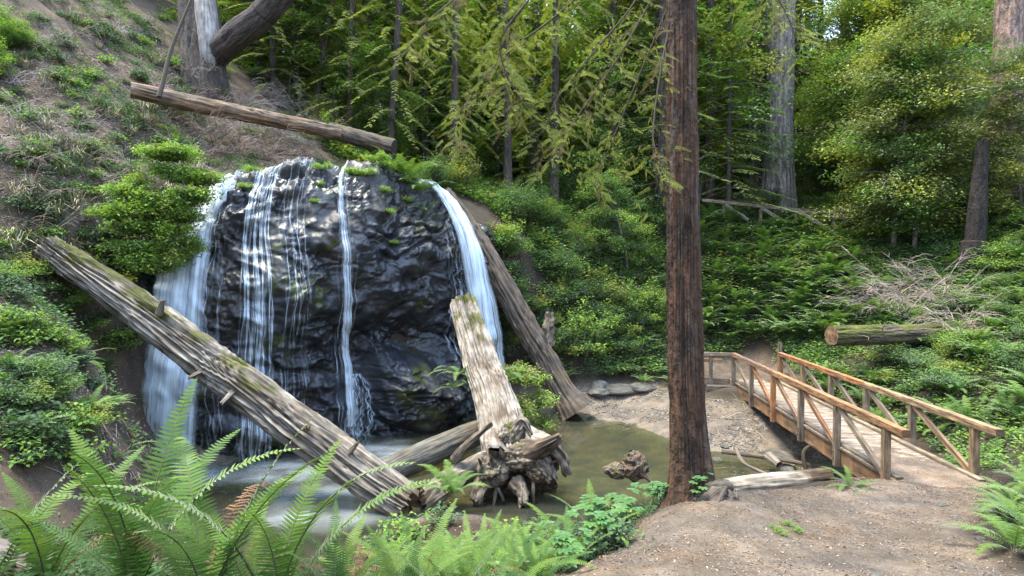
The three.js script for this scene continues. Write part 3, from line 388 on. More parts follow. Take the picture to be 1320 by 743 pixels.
{ // pale log under the bridge
  const o = thing('drift_log', 'pale barkless log lying in the streambed under the bridge', 'log');
  const [b, e0, e1] = logGeo([P4(at(905, 633, 11.1), 0.14), P4(at(960, 627, 11.4), 0.19), P4(at(1020, 621, 11.7), 0.2), P4(at(1066, 615, 12.0), 0.19)], 80, 44, (a, t) => crack(a, t, 3, 101, 0.022), (a, t, x, y, z) => mixc([0.36, 0.32, 0.27], [0.11, 0.075, 0.05], smooth(0.05, 0.4, 0.8 * fbm(x * 2, y * 2, z * 2, 4) + 0.7 * smooth(0.6, 1, t) - 0.1)), true, [[0.3, 0.25, 0.19], [0.07, 0.05, 0.04]]);
  part('trunk', b, M.wood, o); part('broken_end', e0, M.wood, o); part('broken_end', e1, M.wood, o);
  const stick = (name, label, px, r, col) => { const s = solo(name, logGeo(px.map(([x, y, d], i) => P4(at(x, y, d), r * (1 - 0.5 * i / px.length))), 26, 12, (a, t) => 0.012 * noise(cos(a) * 2, sin(a) * 2, t * 9), woodColour(col, () => -1, 5, 0.5), false)[0], M.wood, label, 'driftwood'); return s; };
  stick('driftwood_branch', 'thin bent driftwood stick on the wet streambed beside the pale log', [[948, 578, 14.0], [958, 596, 13.2], [975, 606, 12.9], [990, 612, 12.7]], 0.045, [0.3, 0.26, 0.21]);
  stick('driftwood_branch', 'short pale driftwood stub propped in the streambed under the bridge', [[990, 588, 13.8], [1005, 600, 13.4]], 0.12, [0.34, 0.29, 0.24]);
  stick('driftwood_branch', 'dark flat driftwood branch lying along the stream edge', [[930, 582, 14.4], [990, 590, 14.0], [1045, 600, 13.6]], 0.07, [0.2, 0.16, 0.12]);
  stick('driftwood_branch', 'curved dark branch rising out of the streambed under the deck', [[1040, 612, 12.8], [1036, 585, 12.9], [1044, 575, 12.9]], 0.05, [0.08, 0.06, 0.045]);
}
{ // small grey log end at the foot of the fern bank
  const o = thing('fallen_log', 'grey log end poking out under the sword ferns on the bank', 'log');
  const [b, e0, e1] = logGeo([P4(at(-90, 700, 4.9), 0.14), P4(at(20, 726, 4.8), 0.14), P4(at(60, 740, 4.75), 0.13)], 40, 40, (a, t) => crack(a, t, 1.2, 111, 0.02), woodColour([0.2, 0.18, 0.17], () => -1, 113, 0.5));
  part('trunk', b, M.wood, o); part('broken_end', e0, M.wood, o); part('broken_end', e1, M.wood, o);
}
function knot(name, label, category, c, roots, col, rad, mat = M.wood) { // a gnarled piece of stump
  const o = thing(name, label, category, V(0, 0, 0)); let k = 0;
  for (const pts of roots) part('root', logGeo(pts.map(([px, py, d, r]) => P4(at(px, py, d), r)), 30, 20, (a, t) => 0.75 * pts[1][3] * (ridge(cos(a) * 1.7 + k, sin(a) * 1.7, t * 3, 3) - 0.35), woodColour(col, () => -1, 7 + k++, 1), false)[0], mat, o);
  return o;
}
{ const o = knot('driftwood_stump', 'twisted dark brown driftwood stump at the edge of the pool', 'driftwood', null, [[[778, 607, 11.5, 0.04], [792, 603, 11.5, 0.09], [808, 607, 11.4, 0.12]], [[822, 608, 11.3, 0.08], [834, 616, 11.2, 0.04], [846, 630, 11.1, 0.02]], [[814, 600, 11.4, 0.1], [816, 590, 11.4, 0.08], [812, 583, 11.4, 0.05]]], [0.2, 0.14, 0.1]); part('root_knot', lump(818, 602, 11.4, [0.22, 0.24, 0.2], 23, [0.2, 0.13, 0.085]), M.wood, o); part('root_knot', lump(796, 607, 11.45, [0.22, 0.13, 0.15], 27, [0.24, 0.18, 0.13]), M.wood, o); }
knot('root_stump', 'small gnarled grey root stump beside the foot of the tree trunk', 'stump', null, [[[905, 655, 7.80, 0.067], [915, 645, 7.80, 0.134], [930, 638, 7.90, 0.123], [942, 640, 7.90, 0.067]], [[902, 638, 7.90, 0.056], [918, 630, 7.90, 0.078], [934, 627, 7.90, 0.078], [946, 635, 7.90, 0.045]], [[914, 666, 7.50, 0.028], [926, 648, 7.60, 0.034], [936, 628, 7.80, 0.022]], [[934, 654, 7.75, 0.101], [942, 645, 7.80, 0.101], [940, 632, 7.90, 0.056]], [[900, 650, 7.80, 0.078], [906, 640, 7.85, 0.067]]], [0.21, 0.18, 0.15]);
knot('broken_stub', 'short pale splintered stub beside the leaning dark log', 'stump', null, [[[704, 445, 20.2, 0.26], [707, 425, 20.2, 0.22], [709, 402, 20.2, 0.1]]], [0.28, 0.24, 0.18]);
{ // stream boulders and ledges at the sandy bank
  const r = rng(66), rg = []; for (let v = 0; v < 3; v++) { const b = new THREE.IcosahedronGeometry(1, 4), p = b.attributes.position, c = []; for (let i = 0; i < p.count; i++) { const q = V(p.getX(i), p.getY(i), p.getZ(i)), s = 1 + 0.35 * fbm(q.x * 1.2 + v * 5, q.y * 1.2, q.z * 1.2, 4) + 0.1 * ridge(q.x * 3, q.y * 3, q.z * 3 + v, 3); p.setXYZ(i, q.x * s, q.y * s * 0.6, q.z * s); const n = fbm(q.x * 3, q.y * 3, q.z * 3 + v, 3), k = mixc([0.2, 0.185, 0.165], [0.1, 0.09, 0.07], 0.5 + n * 1.5); c.push(...k); } b.setAttribute('color', new THREE.Float32BufferAttribute(c, 3)); b.computeVertexNormals(); rg.push(b); }
  const spots = [[3.2, 20.7, 0.4], [4.1, 21.0, 0.5], [4.9, 20.9, 0.45], [7.1, 14.8, 0.3], [5.4, 14.6, 0.12], [6.9, 13.9, 0.2], [4.6, 11.6, 0.12], [5.6, 12.4, 0.12], [6.3, 13.0, 0.16], [2.8, 10.9, 0.12], [3.3, 21.0, 0.35], [5.9, 15.4, 0.1]];
  for (const [x, d, s] of spots) { const m = solo('stream_rock', rg[floor(r() * 3)], M.stone, 'rounded grey rock on the sandy stream bank', 'rock', 'rocks along the stream'); m.position.copy(onGround(x, d, 0.02)); m.scale.set(s * (1 + r()), s * (0.7 + 0.5 * r()), s); m.rotation.y = r() * 6; }
  for (const [x, d, s] of [[6.35, 8.2, 0.1], [3.6, 5.4, 0.16], [5.6, 6.6, 0.09], [4.9, 5.6, 0.07], [4.2, 8.0, 0.06], [5.9, 5.2, 0.1]]) { const m = solo('path_stone', rg[floor(r() * 3)], M.stone, 'small pale stone half buried in the dirt path', 'rock', 'stones in the path'); m.position.copy(onGround(x, d, 0)); m.scale.set(s * 0.7, s * 0.4, s * 0.6); m.rotation.y = r() * 6; }
}

// ------------------------------------------------------------------ standing trunks
function barkColour(base, dark, seed) { return (a, t, x, y, z) => { const n = fbm(x * 1.4 + seed, y * 0.5, z * 1.4, 4), f = noise(cos(a) * 7 + seed, sin(a) * 7, y * 0.4); return mixc(base, dark, 0.35 - 0.8 * f - 0.7 * n); }; }
const fissure = (len, seed, amp, k = 6) => (a, t) => { const w = 0.12 * noise(t * len * 0.8, seed, 2), ca = cos(a + w), sa = sin(a + w); return amp * (1.3 * ridge(ca * k + seed, sa * k, t * len * 0.22, 2) - 0.6 + 0.35 * noise(ca * k * 3, sa * k * 3, t * len * 0.6)); };
{ // the tall trunk beside the path
  const o = thing('redwood_tree', 'tall reddish brown tree trunk with stringy bark standing beside the path', 'tree'), foot = V(2.68, gh(2.68, 8.2) - 0.25, -8.2);
  const top = (py, px, r) => P4(at(px, py, 8.2), r * 1.1);
  const [b] = logGeo([P4(V(2.7, foot.y, -8.2), 0.46), top(640, 893, 0.3), top(600, 891, 0.235), top(480, 884, 0.225), top(300, 881, 0.205), top(150, 879, 0.193), top(0, 878, 0.185), top(-250, 876, 0.175), top(-700, 872, 0.13)], 520, 200, (a, t) => fissure(12, 5, 0.03, 3.4)(a, t) + 0.02 * ridge(cos(a + 0.25 * noise(t * 26, 2)) * 9, sin(a + 0.25 * noise(t * 26, 2)) * 9, t * 8, 2) - 0.02 * pow(clamp(1 - 5 * abs(noise(cos(a) * 6 + 3, sin(a) * 6, t * 7))), 1.4) + 0.2 * smooth(0.11, 0, t) * (ridge(cos(a) * 1.5, sin(a) * 1.5, 0.5, 2) - 0.2), (a, t, x, y, z) => mixc(barkColour([0.125, 0.064, 0.034], [0.035, 0.023, 0.016], 8)(a, t, x, y * 0.7, z), [0.17, 0.145, 0.12], 1.5 * noise(cos(a) * 3 + 3, sin(a) * 3, y * 0.6) - 0.3), false);
  part('trunk', b, M.bark, o);
  for (const [px, py, dx, dy, r] of [[868, 90, -0.16, 0.06, 0.02], [899, 210, 0.14, 0.08, 0.022], [866, 300, -0.12, 0.1, 0.018], [902, 400, 0.1, 0.05, 0.02], [870, 470, -0.1, 0.04, 0.016]]) { const q = at(px + (dx > 0 ? -6 : 6), py, 8.15), g = new Geo(); g.tube([q, q.clone().add(V(dx * 0.6, dy * 0.4, 0.05)), q.clone().add(V(dx, dy, 0.08))], r, r * 0.5, 7, [0.07, 0.05, 0.04], 0.3, px); part('branch_stub', g.make(), M.dead, o); }
  globalThis.nearTree = o;
}
function bigTrunk(label, px, pyBase, d, w, opt = {}) { // a trunk seen against the slope: foot pixel, depth, width in pixels
  const r = w * d / F / 2, p = at(px, pyBase, d), H = opt.h ?? 30, tx = (opt.lean ?? 0) * H, o = thing(opt.name ?? 'redwood_tree', label, 'tree', V(0, 0, 0), opt.group), y0 = min(p.y, gh(p.x, d)) - 0.4;
  const [b] = logGeo([P4(V(p.x, y0, p.z), r * 1.5), P4(V(p.x + tx * 0.03, p.y + 0.8, p.z), r * 1.12), P4(V(p.x + tx * 0.12, p.y + H * 0.12, p.z), r), P4(V(p.x + tx * 0.5, p.y + H * 0.5, p.z), r * 0.85), P4(V(p.x + tx, p.y + H, p.z), r * 0.5)], opt.seg ?? 110, opt.sides ?? 44, fissure(H, px * 0.1, r * 0.13, opt.k ?? 4), barkColour(opt.base ?? [0.2, 0.16, 0.13], opt.dark ?? [0.06, 0.045, 0.035], px), false);
  part('trunk', b, M.bark, o); return o;
}
const T1 = bigTrunk('massive pale grey redwood trunk with deep ridges rising behind the upper fence', 1003, 235, 29, 33, { lean: 0.012, base: [0.3, 0.27, 0.24], dark: [0.1, 0.085, 0.075], k: 6, sides: 80 });
const T2 = bigTrunk('dark redwood trunk close beside the massive pale grey trunk', 975, 235, 30.5, 24, { base: [0.17, 0.14, 0.12], dark: [0.05, 0.04, 0.03], k: 5 });
const T3 = bigTrunk('pinkish redwood trunk rising above the layered broadleaf tree', 1296, 170, 22.5, 30, { lean: 0.015, base: [0.36, 0.25, 0.2], dark: [0.15, 0.1, 0.08], k: 6, sides: 64 });
const T4 = bigTrunk('charred black snag standing in the dead brush', 1255, 340, 20.2, 23, { h: 4.4, base: [0.035, 0.025, 0.02], dark: [0.014, 0.011, 0.009], name: 'charred_snag', lean: 0.06 });
{ // old stump with a pale scarred face and a dark leaning trunk at the head of the hillside
  const o = thing('leaning_tree', 'huge old tree on the hillside with a pale scar and a dark leaning trunk', 'tree');
  part('trunk', logGeo([P4(at(268, 150, 22), 1.1), P4(at(262, 100, 22), 0.85), P4(at(258, 40, 22.3), 0.75), P4(at(250, -60, 22.8), 0.6), P4(at(246, -200, 23.4), 0.4)], 120, 56, (a, t) => fissure(12, 3, 0.14, 3)(a, t), barkColour([0.085, 0.068, 0.056], [0.03, 0.024, 0.02], 14), false)[0], M.bark, o);
  part('leaning_stem', logGeo([P4(at(238, 118, 22.9), 0.3), P4(at(295, 55, 21.6), 0.5), P4(at(335, 22, 21.2), 0.48), P4(at(375, -25, 20.8), 0.45), P4(at(470, -150, 20), 0.3)], 110, 44, (a, t) => fissure(9, 6, 0.07, 4)(a, t), barkColour([0.1, 0.08, 0.07], [0.03, 0.024, 0.02], 17), false)[0], M.bark, o);
  const sc = part('scar', logGeo([P4(at(270, 96, 21.9), 0.04), P4(at(269, 78, 21.6), 0.26), P4(at(268, 40, 21.75), 0.36), P4(at(264, 0, 21.95), 0.34), P4(at(262, -40, 22.3), 0.2)], 60, 40, (a, t) => 0.05 * ridge(cos(a) * 4, sin(a) * 4, t * 3, 2), barkColour([0.42, 0.41, 0.4], [0.2, 0.18, 0.17], 19), false)[0], M.wood, o); tag(sc, 'pale bare scar on the trunk');
}
// ------------------------------------------------------------------ the footbridge
{
  const B0 = V(0.093 * 10 + 5.75 + 0.06, 1.2, -10), ang = Math.atan(0.093), o = thing('footbridge', 'narrow wooden footbridge with braced railings over the stream', 'bridge', B0);
  o.rotation.y = -ang; // local: +x across to the far rail, -z along the bridge
  const WID = 1.62, BAY = 1.815, N = 5, r = rng(12);
  const GREY = [0.29, 0.225, 0.16], DUST = [0.46, 0.385, 0.33], ORANGE = [0.46, 0.2, 0.07], TAN = [0.4, 0.265, 0.145];
  function beam(name, parent, L, w, h, col, seed, mat = M.wood) { // a sawn timber, length along z, slightly eased edges, worn
    const g = new Geo(), e = min(w, h) * 0.06, prof = [[-w / 2 + e, -h / 2], [w / 2 - e, -h / 2], [w / 2, -h / 2 + e], [w / 2, h / 2 - e], [w / 2 - e, h / 2], [-w / 2 + e, h / 2], [-w / 2, h / 2 - e], [-w / 2, -h / 2 + e]], n = max(2, Math.ceil(L / 0.3)), P = prof.length;
    const c = (x, y, z) => { const k = fbm(x * 3 + seed, y * 3, z * 0.8 + seed, 3), f = noise(x * 24 + seed, y * 24, z * 1.1); return mixc(mixc(col, [0.24, 0.21, 0.18], 0.08 + 1.1 * k), [0.07, 0.05, 0.035], 0.12 + 0.7 * f); };
    for (let k = 0; k <= n; k++) for (let j = 0; j <= P; j++) { const [x, y] = prof[j % P], z = (k / n - 0.5) * L, wob = 0.004 * noise(seed, z * 1.5); g.v(x + wob, y + wob, z, c(x, y, z), j * 0.11 + seed * 0.37, z / 1.2 + seed * 0.61); }
    for (let k = 0; k < n; k++) for (let j = 0; j < P; j++) { const a = k * (P + 1) + j; g.q(a, a + P + 1, a + P + 2, a + 1); }
    for (const k of [0, n]) { const z = (k / n - 0.5) * L, m = g.v(0, 0, z, mixc(col, [0.12, 0.08, 0.05], 0.3), seed, 0), ring = prof.map(([x, y]) => g.v(x, y, z, mixc(col, [0.1, 0.07, 0.05], 0.4), x * 4, y * 4)); for (let j = 0; j < P; j++) k ? g.t(m, ring[(j + 1) % P], ring[j]) : g.t(m, ring[j], ring[(j + 1) % P]); }
    let geo = g.make().toNonIndexed(); geo.computeVertexNormals();
    const b = part(name, geo, mat, parent); return b;
  }
  const between = (b, A, Bv) => { b.position.copy(A).add(Bv).multiplyScalar(0.5); b.quaternion.setFromUnitVectors(V(0, 0, 1), Bv.clone().sub(A).normalize()); return b; };
  let seed = 1;
  for (const side of [0, 1]) {
    const x = side * WID, tone = (k) => (side ? [TAN, GREY, GREY, GREY, TAN, ORANGE][k] : [TAN, GREY, GREY, ORANGE, GREY, GREY][k]), dz = side ? 0.2 : 0;
    for (let k = 0; k <= N; k++) { // posts bolted to the outside of the beams
      const z = -k * BAY - dz, bot = k === 0 ? -0.28 : -0.42, p = beam('post', o, 1.0 - 0.13 - bot, 0.12, 0.12, tone(k), seed++); p.rotation.x = PI / 2; p.position.set(x, (1.0 - 0.13 + bot) / 2, z);
      for (const y of [-0.12, -0.26]) if (k) { const g = new THREE.CylinderGeometry(0.018, 0.018, 0.02, 8); g.rotateZ(PI / 2); g.setAttribute('color', new THREE.Float32BufferAttribute(new Array(g.attributes.position.count * 3).fill(0.05), 3)); const bolt = part('bolt', g, M.dead, o); bolt.position.set(x + (side ? 0.07 : -0.07), y, z); }
    }
    // handrail in lengths, some renewed
    const cuts = side ? [[0.4, -2 * BAY - dz - 0.02], [-2 * BAY - dz - 0.03, -N * BAY - dz - 0.1]] : [[0.6, -3 * BAY], [-3 * BAY - 0.01, -N * BAY - 0.05]];
    cuts.forEach(([a, b], i) => between(beam('handrail', o, abs(a - b), 0.14, 0.13, side ? [TAN, ORANGE][i] : [mixc(ORANGE, TAN, 0.35), [0.28, 0.16, 0.1]][i], seed++), V(x, 0.937, a), V(x, 0.937, b)));
    for (let k = 0; k < N; k++) { const c = side ? [TAN, GREY, GREY, GREY, GREY][k] : [GREY, [0.4, 0.19, 0.09], [0.32, 0.18, 0.11], [0.42, 0.18, 0.07], GREY][k]; between(beam('brace', o, hypot(BAY - 0.16, 0.84), 0.07, 0.11, c, seed++), V(x, 0.04, -k * BAY - dz - 0.08), V(x, 0.86, -(k + 1) * BAY - dz + 0.09)); }
    between(beam('kerb_board', o, N * BAY + 0.5, 0.12, 0.05, GREY, seed++), V(x + (side ? -0.13 : 0.13), 0.035, 0.2), V(x + (side ? -0.13 : 0.13), 0.035, -N * BAY - 0.3));
    between(beam('side_beam', o, N * BAY + 0.7, 0.16, 0.36, [0.36, 0.19, 0.085], seed++), V(x + (side ? -0.145 : 0.145), -0.24, 0.3), V(x + (side ? -0.145 : 0.145), -0.24, -N * BAY - 0.4));
  }
  for (let z = 0.22; z > -N * BAY - 0.5; z -= 0.148) { const p = beam('deck_plank', o, WID - 0.06, 0.14, 0.045, mixc(DUST, GREY, 0.2 + 0.5 * r()), seed++); p.rotation.y = PI / 2; p.position.set(WID / 2, -0.022 + (r() - 0.5) * 0.006, z); }
  { // trodden dirt carried onto the near end of the deck
    const g = new Geo(), n = 40, m = 14, zc = [0.55, -2.0]; for (let j = 0; j <= n; j++) for (let i = 0; i <= m; i++) { const x = lerp(0.1, WID - 0.1, i / m), z = lerp(zc[0], zc[1], j / n), e = min(i, m - i) / m * 2, h = 0.03 - 0.035 * smooth(0.35, 1, j / n + 0.35 * fbm(x * 3, z * 3, 6, 3) + 0.25 * (1 - e)) - 0.02 * smooth(0.25, 0, e) + 0.008 * noise(x * 9, z * 9, 3); g.v(x, h, z, mixc([0.42, 0.36, 0.31], [0.3, 0.24, 0.19], 0.3 + fbm(x * 4, z * 4, 2, 3)), x / 2.6, z / 2.6); }
    for (let j = 0; j < n; j++) for (let i = 0; i < m; i++) { const a = j * (m + 1) + i; g.q(a, a + 1, a + m + 2, a + m + 1); }
    part('dirt_layer', g.make(), M.ground, o);
  }
  // rail that turns aside at the far end
  const z5 = -N * BAY - 0.1; for (const [dx, zz] of [[-0.72, z5 - 0.05], [-1.6, z5 - 0.1]]) { const p = beam('post', o, 1.0, 0.11, 0.11, GREY, seed++); p.rotation.x = PI / 2; p.position.set(dx, 0.36, zz); }
  between(beam('handrail', o, 1.85, 0.12, 0.11, GREY, seed++), V(0, 0.93, z5 + 0.04), V(-1.84, 0.95, z5 - 0.1));
  between(beam('lower_rail', o, 1.7, 0.1, 0.12, [0.38, 0.22, 0.1], seed++), V(-0.1, 0.6, z5 - 0.75), V(-1.9, 0.62, z5 - 0.85));
  between(beam('kick_board', o, 1.85, 0.06, 0.2, GREY, seed++), V(-0.1, -0.02, z5 - 0.04), V(-1.9, 0.02, z5 - 0.1));
  const lone = beam('post', o, 1.45, 0.1, 0.1, GREY, seed++); lone.rotation.set(PI / 2, 0, 0); lone.rotation.z = -0.06; lone.position.set(WID + 0.02, 0.62, -N * BAY - 0.35);
  const sill = beam('sill_plank', o, 0.75, 0.24, 0.06, TAN, seed++); sill.rotation.y = PI / 2 - 0.1; sill.position.set(0.12, -0.075, 0.36);
  const block = part('abutment_block', new THREE.BoxGeometry(0.8, 0.55, 0.5, 6, 6, 6), M.stone, o); { const p = block.geometry.attributes.position, c = []; for (let i = 0; i < p.count; i++) { const n = 0.02 * noise(p.getX(i) * 6, p.getY(i) * 6, p.getZ(i) * 6); p.setXYZ(i, p.getX(i) + n, p.getY(i) + n, p.getZ(i) + n); c.push(0.16, 0.15, 0.13); } block.geometry.setAttribute('color', new THREE.Float32BufferAttribute(c, 3)); block.geometry.computeVertexNormals(); } block.position.set(-0.05, -0.55, -N * BAY + 0.1);
  const cap = beam('abutment_step', o, 0.8, 0.4, 0.2, [0.17, 0.14, 0.11], seed++); cap.rotation.y = PI / 2; cap.position.set(-0.5, -0.22, -N * BAY - 0.05);
  // the old fence along the upper trail
  const f = thing('trail_fence', 'old grey rail fence with slanting braces along the upper trail', 'fence');
  const A = at(905, 258, 27), C = at(1030, 271, 26.4), E = at(1140, 280, 25.8);
  between(beam('rail', f, A.distanceTo(C), 0.1, 0.15, GREY, 301), A, C); between(beam('rail', f, C.distanceTo(E), 0.1, 0.15, [0.24, 0.17, 0.12], 302), C.clone().add(V(0.03, 0, 0)), E);
  for (const [px, py, d] of [[935, 262, 26.85], [982, 267, 26.6], [1028, 272, 26.35], [1077, 276, 26.1], [1128, 280, 25.85]]) { const q = at(px, py, d), g0 = gh(q.x, d) - 0.3; between(beam('post', f, q.y - g0, 0.13, 0.13, GREY, 310 + px), V(q.x, g0, q.z - 0.13), V(q.x, q.y, q.z - 0.13)); }
  for (const [a, b2] of [[[982, 268, 26.45], [1020, 292, 26.1]], [[1030, 272, 26.2], [1062, 292, 25.9]], [[935, 264, 26.7], [965, 284, 26.4]], [[1080, 278, 26], [1112, 298, 25.8]]]) { const p = at(...a), q = at(...b2); between(beam('brace', f, p.distanceTo(q), 0.08, 0.13, [0.36, 0.32, 0.27], 330 + a[0]), p, q); }
}
// ------------------------------------------------------------------ plants
// the point of the ground that a pixel of the photograph shows
function hit(px, py, d0 = 2.5, d1 = 120) { let last = d0; for (let d = d0; d < d1; d *= 1.012) { const p = at(px, py, d); if (p.y < gh(p.x, d)) { let a = last, b = d; for (let k = 0; k < 12; k++) { const m = (a + b) / 2, q = at(px, py, m); q.y < gh(q.x, m) ? b = m : a = m; } const q = at(px, py, b); return V(q.x, gh(q.x, b), -b); } last = d; } return null; }
const jit = (c, r, k = 0.25) => { const s = 1 + (r() - 0.5) * 2 * k, h = (r() - 0.5) * 0.25; return [c[0] * s * (1 + h), c[1] * s, c[2] * s * (1 - h)]; };
const GREEN = { fern: [0.036, 0.105, 0.014], fernLight: [0.085, 0.17, 0.018], shrub: [0.1, 0.2, 0.026], bright: [0.19, 0.31, 0.026], yellow: [0.28, 0.31, 0.03], deep: [0.045, 0.1, 0.02], blue: [0.07, 0.13, 0.055], olive: [0.16, 0.185, 0.038], needle: [0.085, 0.14, 0.028] };
const dirOf = (az, el) => V(cos(az) * cos(el), sin(el), sin(az) * cos(el));
// one fern frond: leans towards +x, leaflets to both sides
function frondGeo(r, L, pairs, th0, th1, wide, col, dead = 0) {
  const g = new Geo(), n = pairs + 6, pts = [V(0, 0, 0)], ang = []; let th = th0; const sway = (r() - 0.5) * 0.35;
  for (let k = 1; k <= n; k++) { const t = k / n; th = lerp(th0, th1, pow(t, 1.5)); ang.push(th); const p = pts[k - 1], s = L / n; pts.push(V(p.x + sin(th) * s, p.y + cos(th) * s, p.z + sway * t * s)); }
  g.tube(pts.filter((_, i) => i % 3 === 0 || i === n), 0.005 * L + 0.0015, 0.0012, 3, mixc([0.13, 0.14, 0.04], [0.12, 0.07, 0.03], dead));
  for (let k = 5; k < n; k++) {
    const t = (k - 4) / (n - 4), p = pts[k], T = V(sin(ang[k - 1]), cos(ang[k - 1]), 0), Nn = V(-cos(ang[k - 1]), sin(ang[k - 1]), 0), len = wide * pow(clamp((t + 0.12) / 0.35), 0.6) * pow(1 - t * t * 0.98, 0.8) * (0.92 + 0.16 * r()), w = L / n * (dead ? 0.5 : 0.82) * (0.85 + 0.25 * r());
    for (const s of [-1, 1]) {
      const c = jit(mixc(col, [col[0] * 1.5, col[1] * 1.2, col[2]], t), r, 0.16), lift = 0.18 - 0.3 * r() * (1 + dead * 2), D = V(T.x * 0.28 + Nn.x * lift, T.y * 0.28 + Nn.y * lift, s).normalize(), dp = -0.12 - 0.2 * dead;
      const A = g.v(p.x - T.x * w * 0.5, p.y - T.y * w * 0.5, p.z, c), B = g.v(p.x + T.x * w * 0.5, p.y + T.y * w * 0.5, p.z, c), mx = p.x + D.x * len * 0.6, my = p.y + D.y * len * 0.6, mz = p.z + D.z * len * 0.6;
      const C = g.v(mx + T.x * w * 0.36, my + T.y * w * 0.36, mz, c), E = g.v(mx - T.x * w * 0.36, my - T.y * w * 0.36, mz, c), X = g.v(p.x + D.x * len + T.x * len * 0.1, p.y + D.y * len + T.y * len * 0.1 + len * dp, p.z + D.z * len, c);
      g.q(A, B, C, E); g.t(E, C, X);
    }
  }
  return g.make();
}
const fr = rng(2024), nearFronds = [], deadFronds = [];
for (let k = 0; k < 12; k++) nearFronds.push(frondGeo(fr, 1, 44, 0.04 + 0.1 * fr(), 0.55 + 0.8 * fr(), 0.1 + 0.03 * fr(), mixc(GREEN.fern, GREEN.fernLight, fr())));
for (let k = 0; k < 3; k++) deadFronds.push(frondGeo(fr, 1, 34, 0.5, 2.2, 0.09, [0.13, 0.075, 0.04], 1));
const midFronds = []; for (let k = 0; k < 8; k++) midFronds.push(frondGeo(fr, 1, 24, 0.12 + 0.15 * fr(), 1.2 + 0.8 * fr(), 0.13 + 0.03 * fr(), mixc(GREEN.fern, GREEN.fernLight, fr())));
// a fern with a mesh for each frond
function fern(p, size, n, label, group, o = {}) {
  const r = rng(floor(p.x * 991 + p.z * 313 + n * 7)), f = thing('sword_fern', label, 'fern', p, group), F0 = o.fronds ?? nearFronds;
  for (let k = 0; k < n; k++) { const m = part('frond', F0[floor(r() * F0.length)], M.fern, f); m.rotation.order = 'YXZ'; m.rotation.y = (o.az ?? 0) + (o.fan ?? 2 * PI) * ((k + r() * 0.8) / n - (o.fan ? 0.5 : 0)); m.rotation.z = -(o.tilt ?? 0.28) * (0.35 + r() * 1.3); const s = size * (0.72 + 0.42 * r()); m.scale.set(s, s, s); m.position.set((r() - 0.5) * 0.1 * size, -0.03, (r() - 0.5) * 0.1 * size); }
  for (let k = 0; k < (o.dead ?? 0); k++) { const m = part('dead_frond', deadFronds[k % 3], M.dead, f); m.rotation.y = r() * 6.3; m.scale.setScalar(size * (0.6 + 0.3 * r())); }
  return f;
}
// fern clumps for the slopes: one mesh each
const farFerns = []; for (let v = 0; v < 6; v++) { const r = rng(400 + v), list = [], n = 13 + floor(r() * 6); for (let k = 0; k < n; k++) { const g = frondGeo(r, 0.75 + 0.4 * r(), 13, 0.3 + 0.4 * r(), 1.5 + 0.7 * r(), 0.13, jit(mixc(GREEN.fern, v % 2 ? GREEN.fernLight : GREEN.shrub, r()), r, 0.2)); g.rotateY(k / n * 2 * PI + r() * 0.6); list.push(g); } farFerns.push(mergeGeometries(list)); }
// leafy shrub
function shrubGeo(seed, R, H, nStem, perStem, len, wid, cols, droop = 0.2, stemCol = [0.11, 0.08, 0.05]) {
  const r = rng(seed), g = new Geo(), st = new Geo();
  for (let k = 0; k < nStem; k++) {
    const az = r() * 2 * PI, rad = R * sqrt(r()), top = V(cos(az) * rad, H * (0.35 + 0.65 * r()) * (1 - 0.4 * (rad / R) ** 2), sin(az) * rad), midp = V(top.x * 0.35, top.y * 0.6, top.z * 0.35), pts = [V(top.x * 0.05, 0, top.z * 0.05), midp, top];
    st.tube(pts, 0.008 + 0.006 * H, 0.003, 3, stemCol);
    const c0 = cols[floor(r() * cols.length)];
    for (let m = 0; m < perStem; m++) { const t = 0.3 + 0.75 * sqrt(r()), b = t < 0.55 ? pts[0].clone().lerp(midp, t / 0.55) : midp.clone().lerp(top, (t - 0.55) / 0.45), q = 0.18 * R + 0.05; b.x += (r() - 0.5) * 2 * q; b.y += (r() - 0.5) * 1.2 * q; b.z += (r() - 0.5) * 2 * q; const a = r() * 2 * PI, D = dirOf(a, (r() - 0.6) * droop * 3); g.leaf(b, D, V((r() - 0.5) * 0.8, 1, (r() - 0.5) * 0.8), len * (0.6 + 0.7 * r()), wid * (0.7 + 0.5 * r()), jit(c0, r, 0.28)); }
  }
  return { leaves: g.make(), stems: st.make() };
}
const shrubs = {
  small: [0, 1, 2, 3].map((k) => shrubGeo(500 + k, 0.7, 0.75, 26, 60, 0.075, 0.042, [[GREEN.shrub, GREEN.bright], [GREEN.bright, GREEN.yellow], [GREEN.shrub, GREEN.deep], [GREEN.blue, GREEN.shrub]][k])),
  fine: [0, 1, 2].map((k) => shrubGeo(520 + k, 0.6, 0.6, 40, 75, 0.04, 0.024, [[GREEN.bright, GREEN.shrub], [GREEN.shrub, GREEN.bright], [GREEN.shrub, GREEN.deep]][k])),
  loose: [0, 1, 2].map((k) => shrubGeo(580 + k, 0.85, 0.7, 22, 42, 0.14, 0.062, [[GREEN.bright, GREEN.shrub], [GREEN.bright, GREEN.olive], [GREEN.shrub, GREEN.bright]][k], 0.45)),
  herb: [0, 1, 2].map((k) => shrubGeo(540 + k, 0.3, 0.25, 14, 16, 0.06, 0.045, [[GREEN.blue, GREEN.shrub], [GREEN.shrub, GREEN.bright], [GREEN.blue, GREEN.deep]][k], 0.5)),
  tall: [0, 1, 2].map((k) => shrubGeo(560 + k, 0.9, 1.9, 40, 70, 0.1, 0.05, [[GREEN.bright, GREEN.shrub], [GREEN.shrub, GREEN.deep], [GREEN.yellow, GREEN.olive]][k], 0.35)),
};
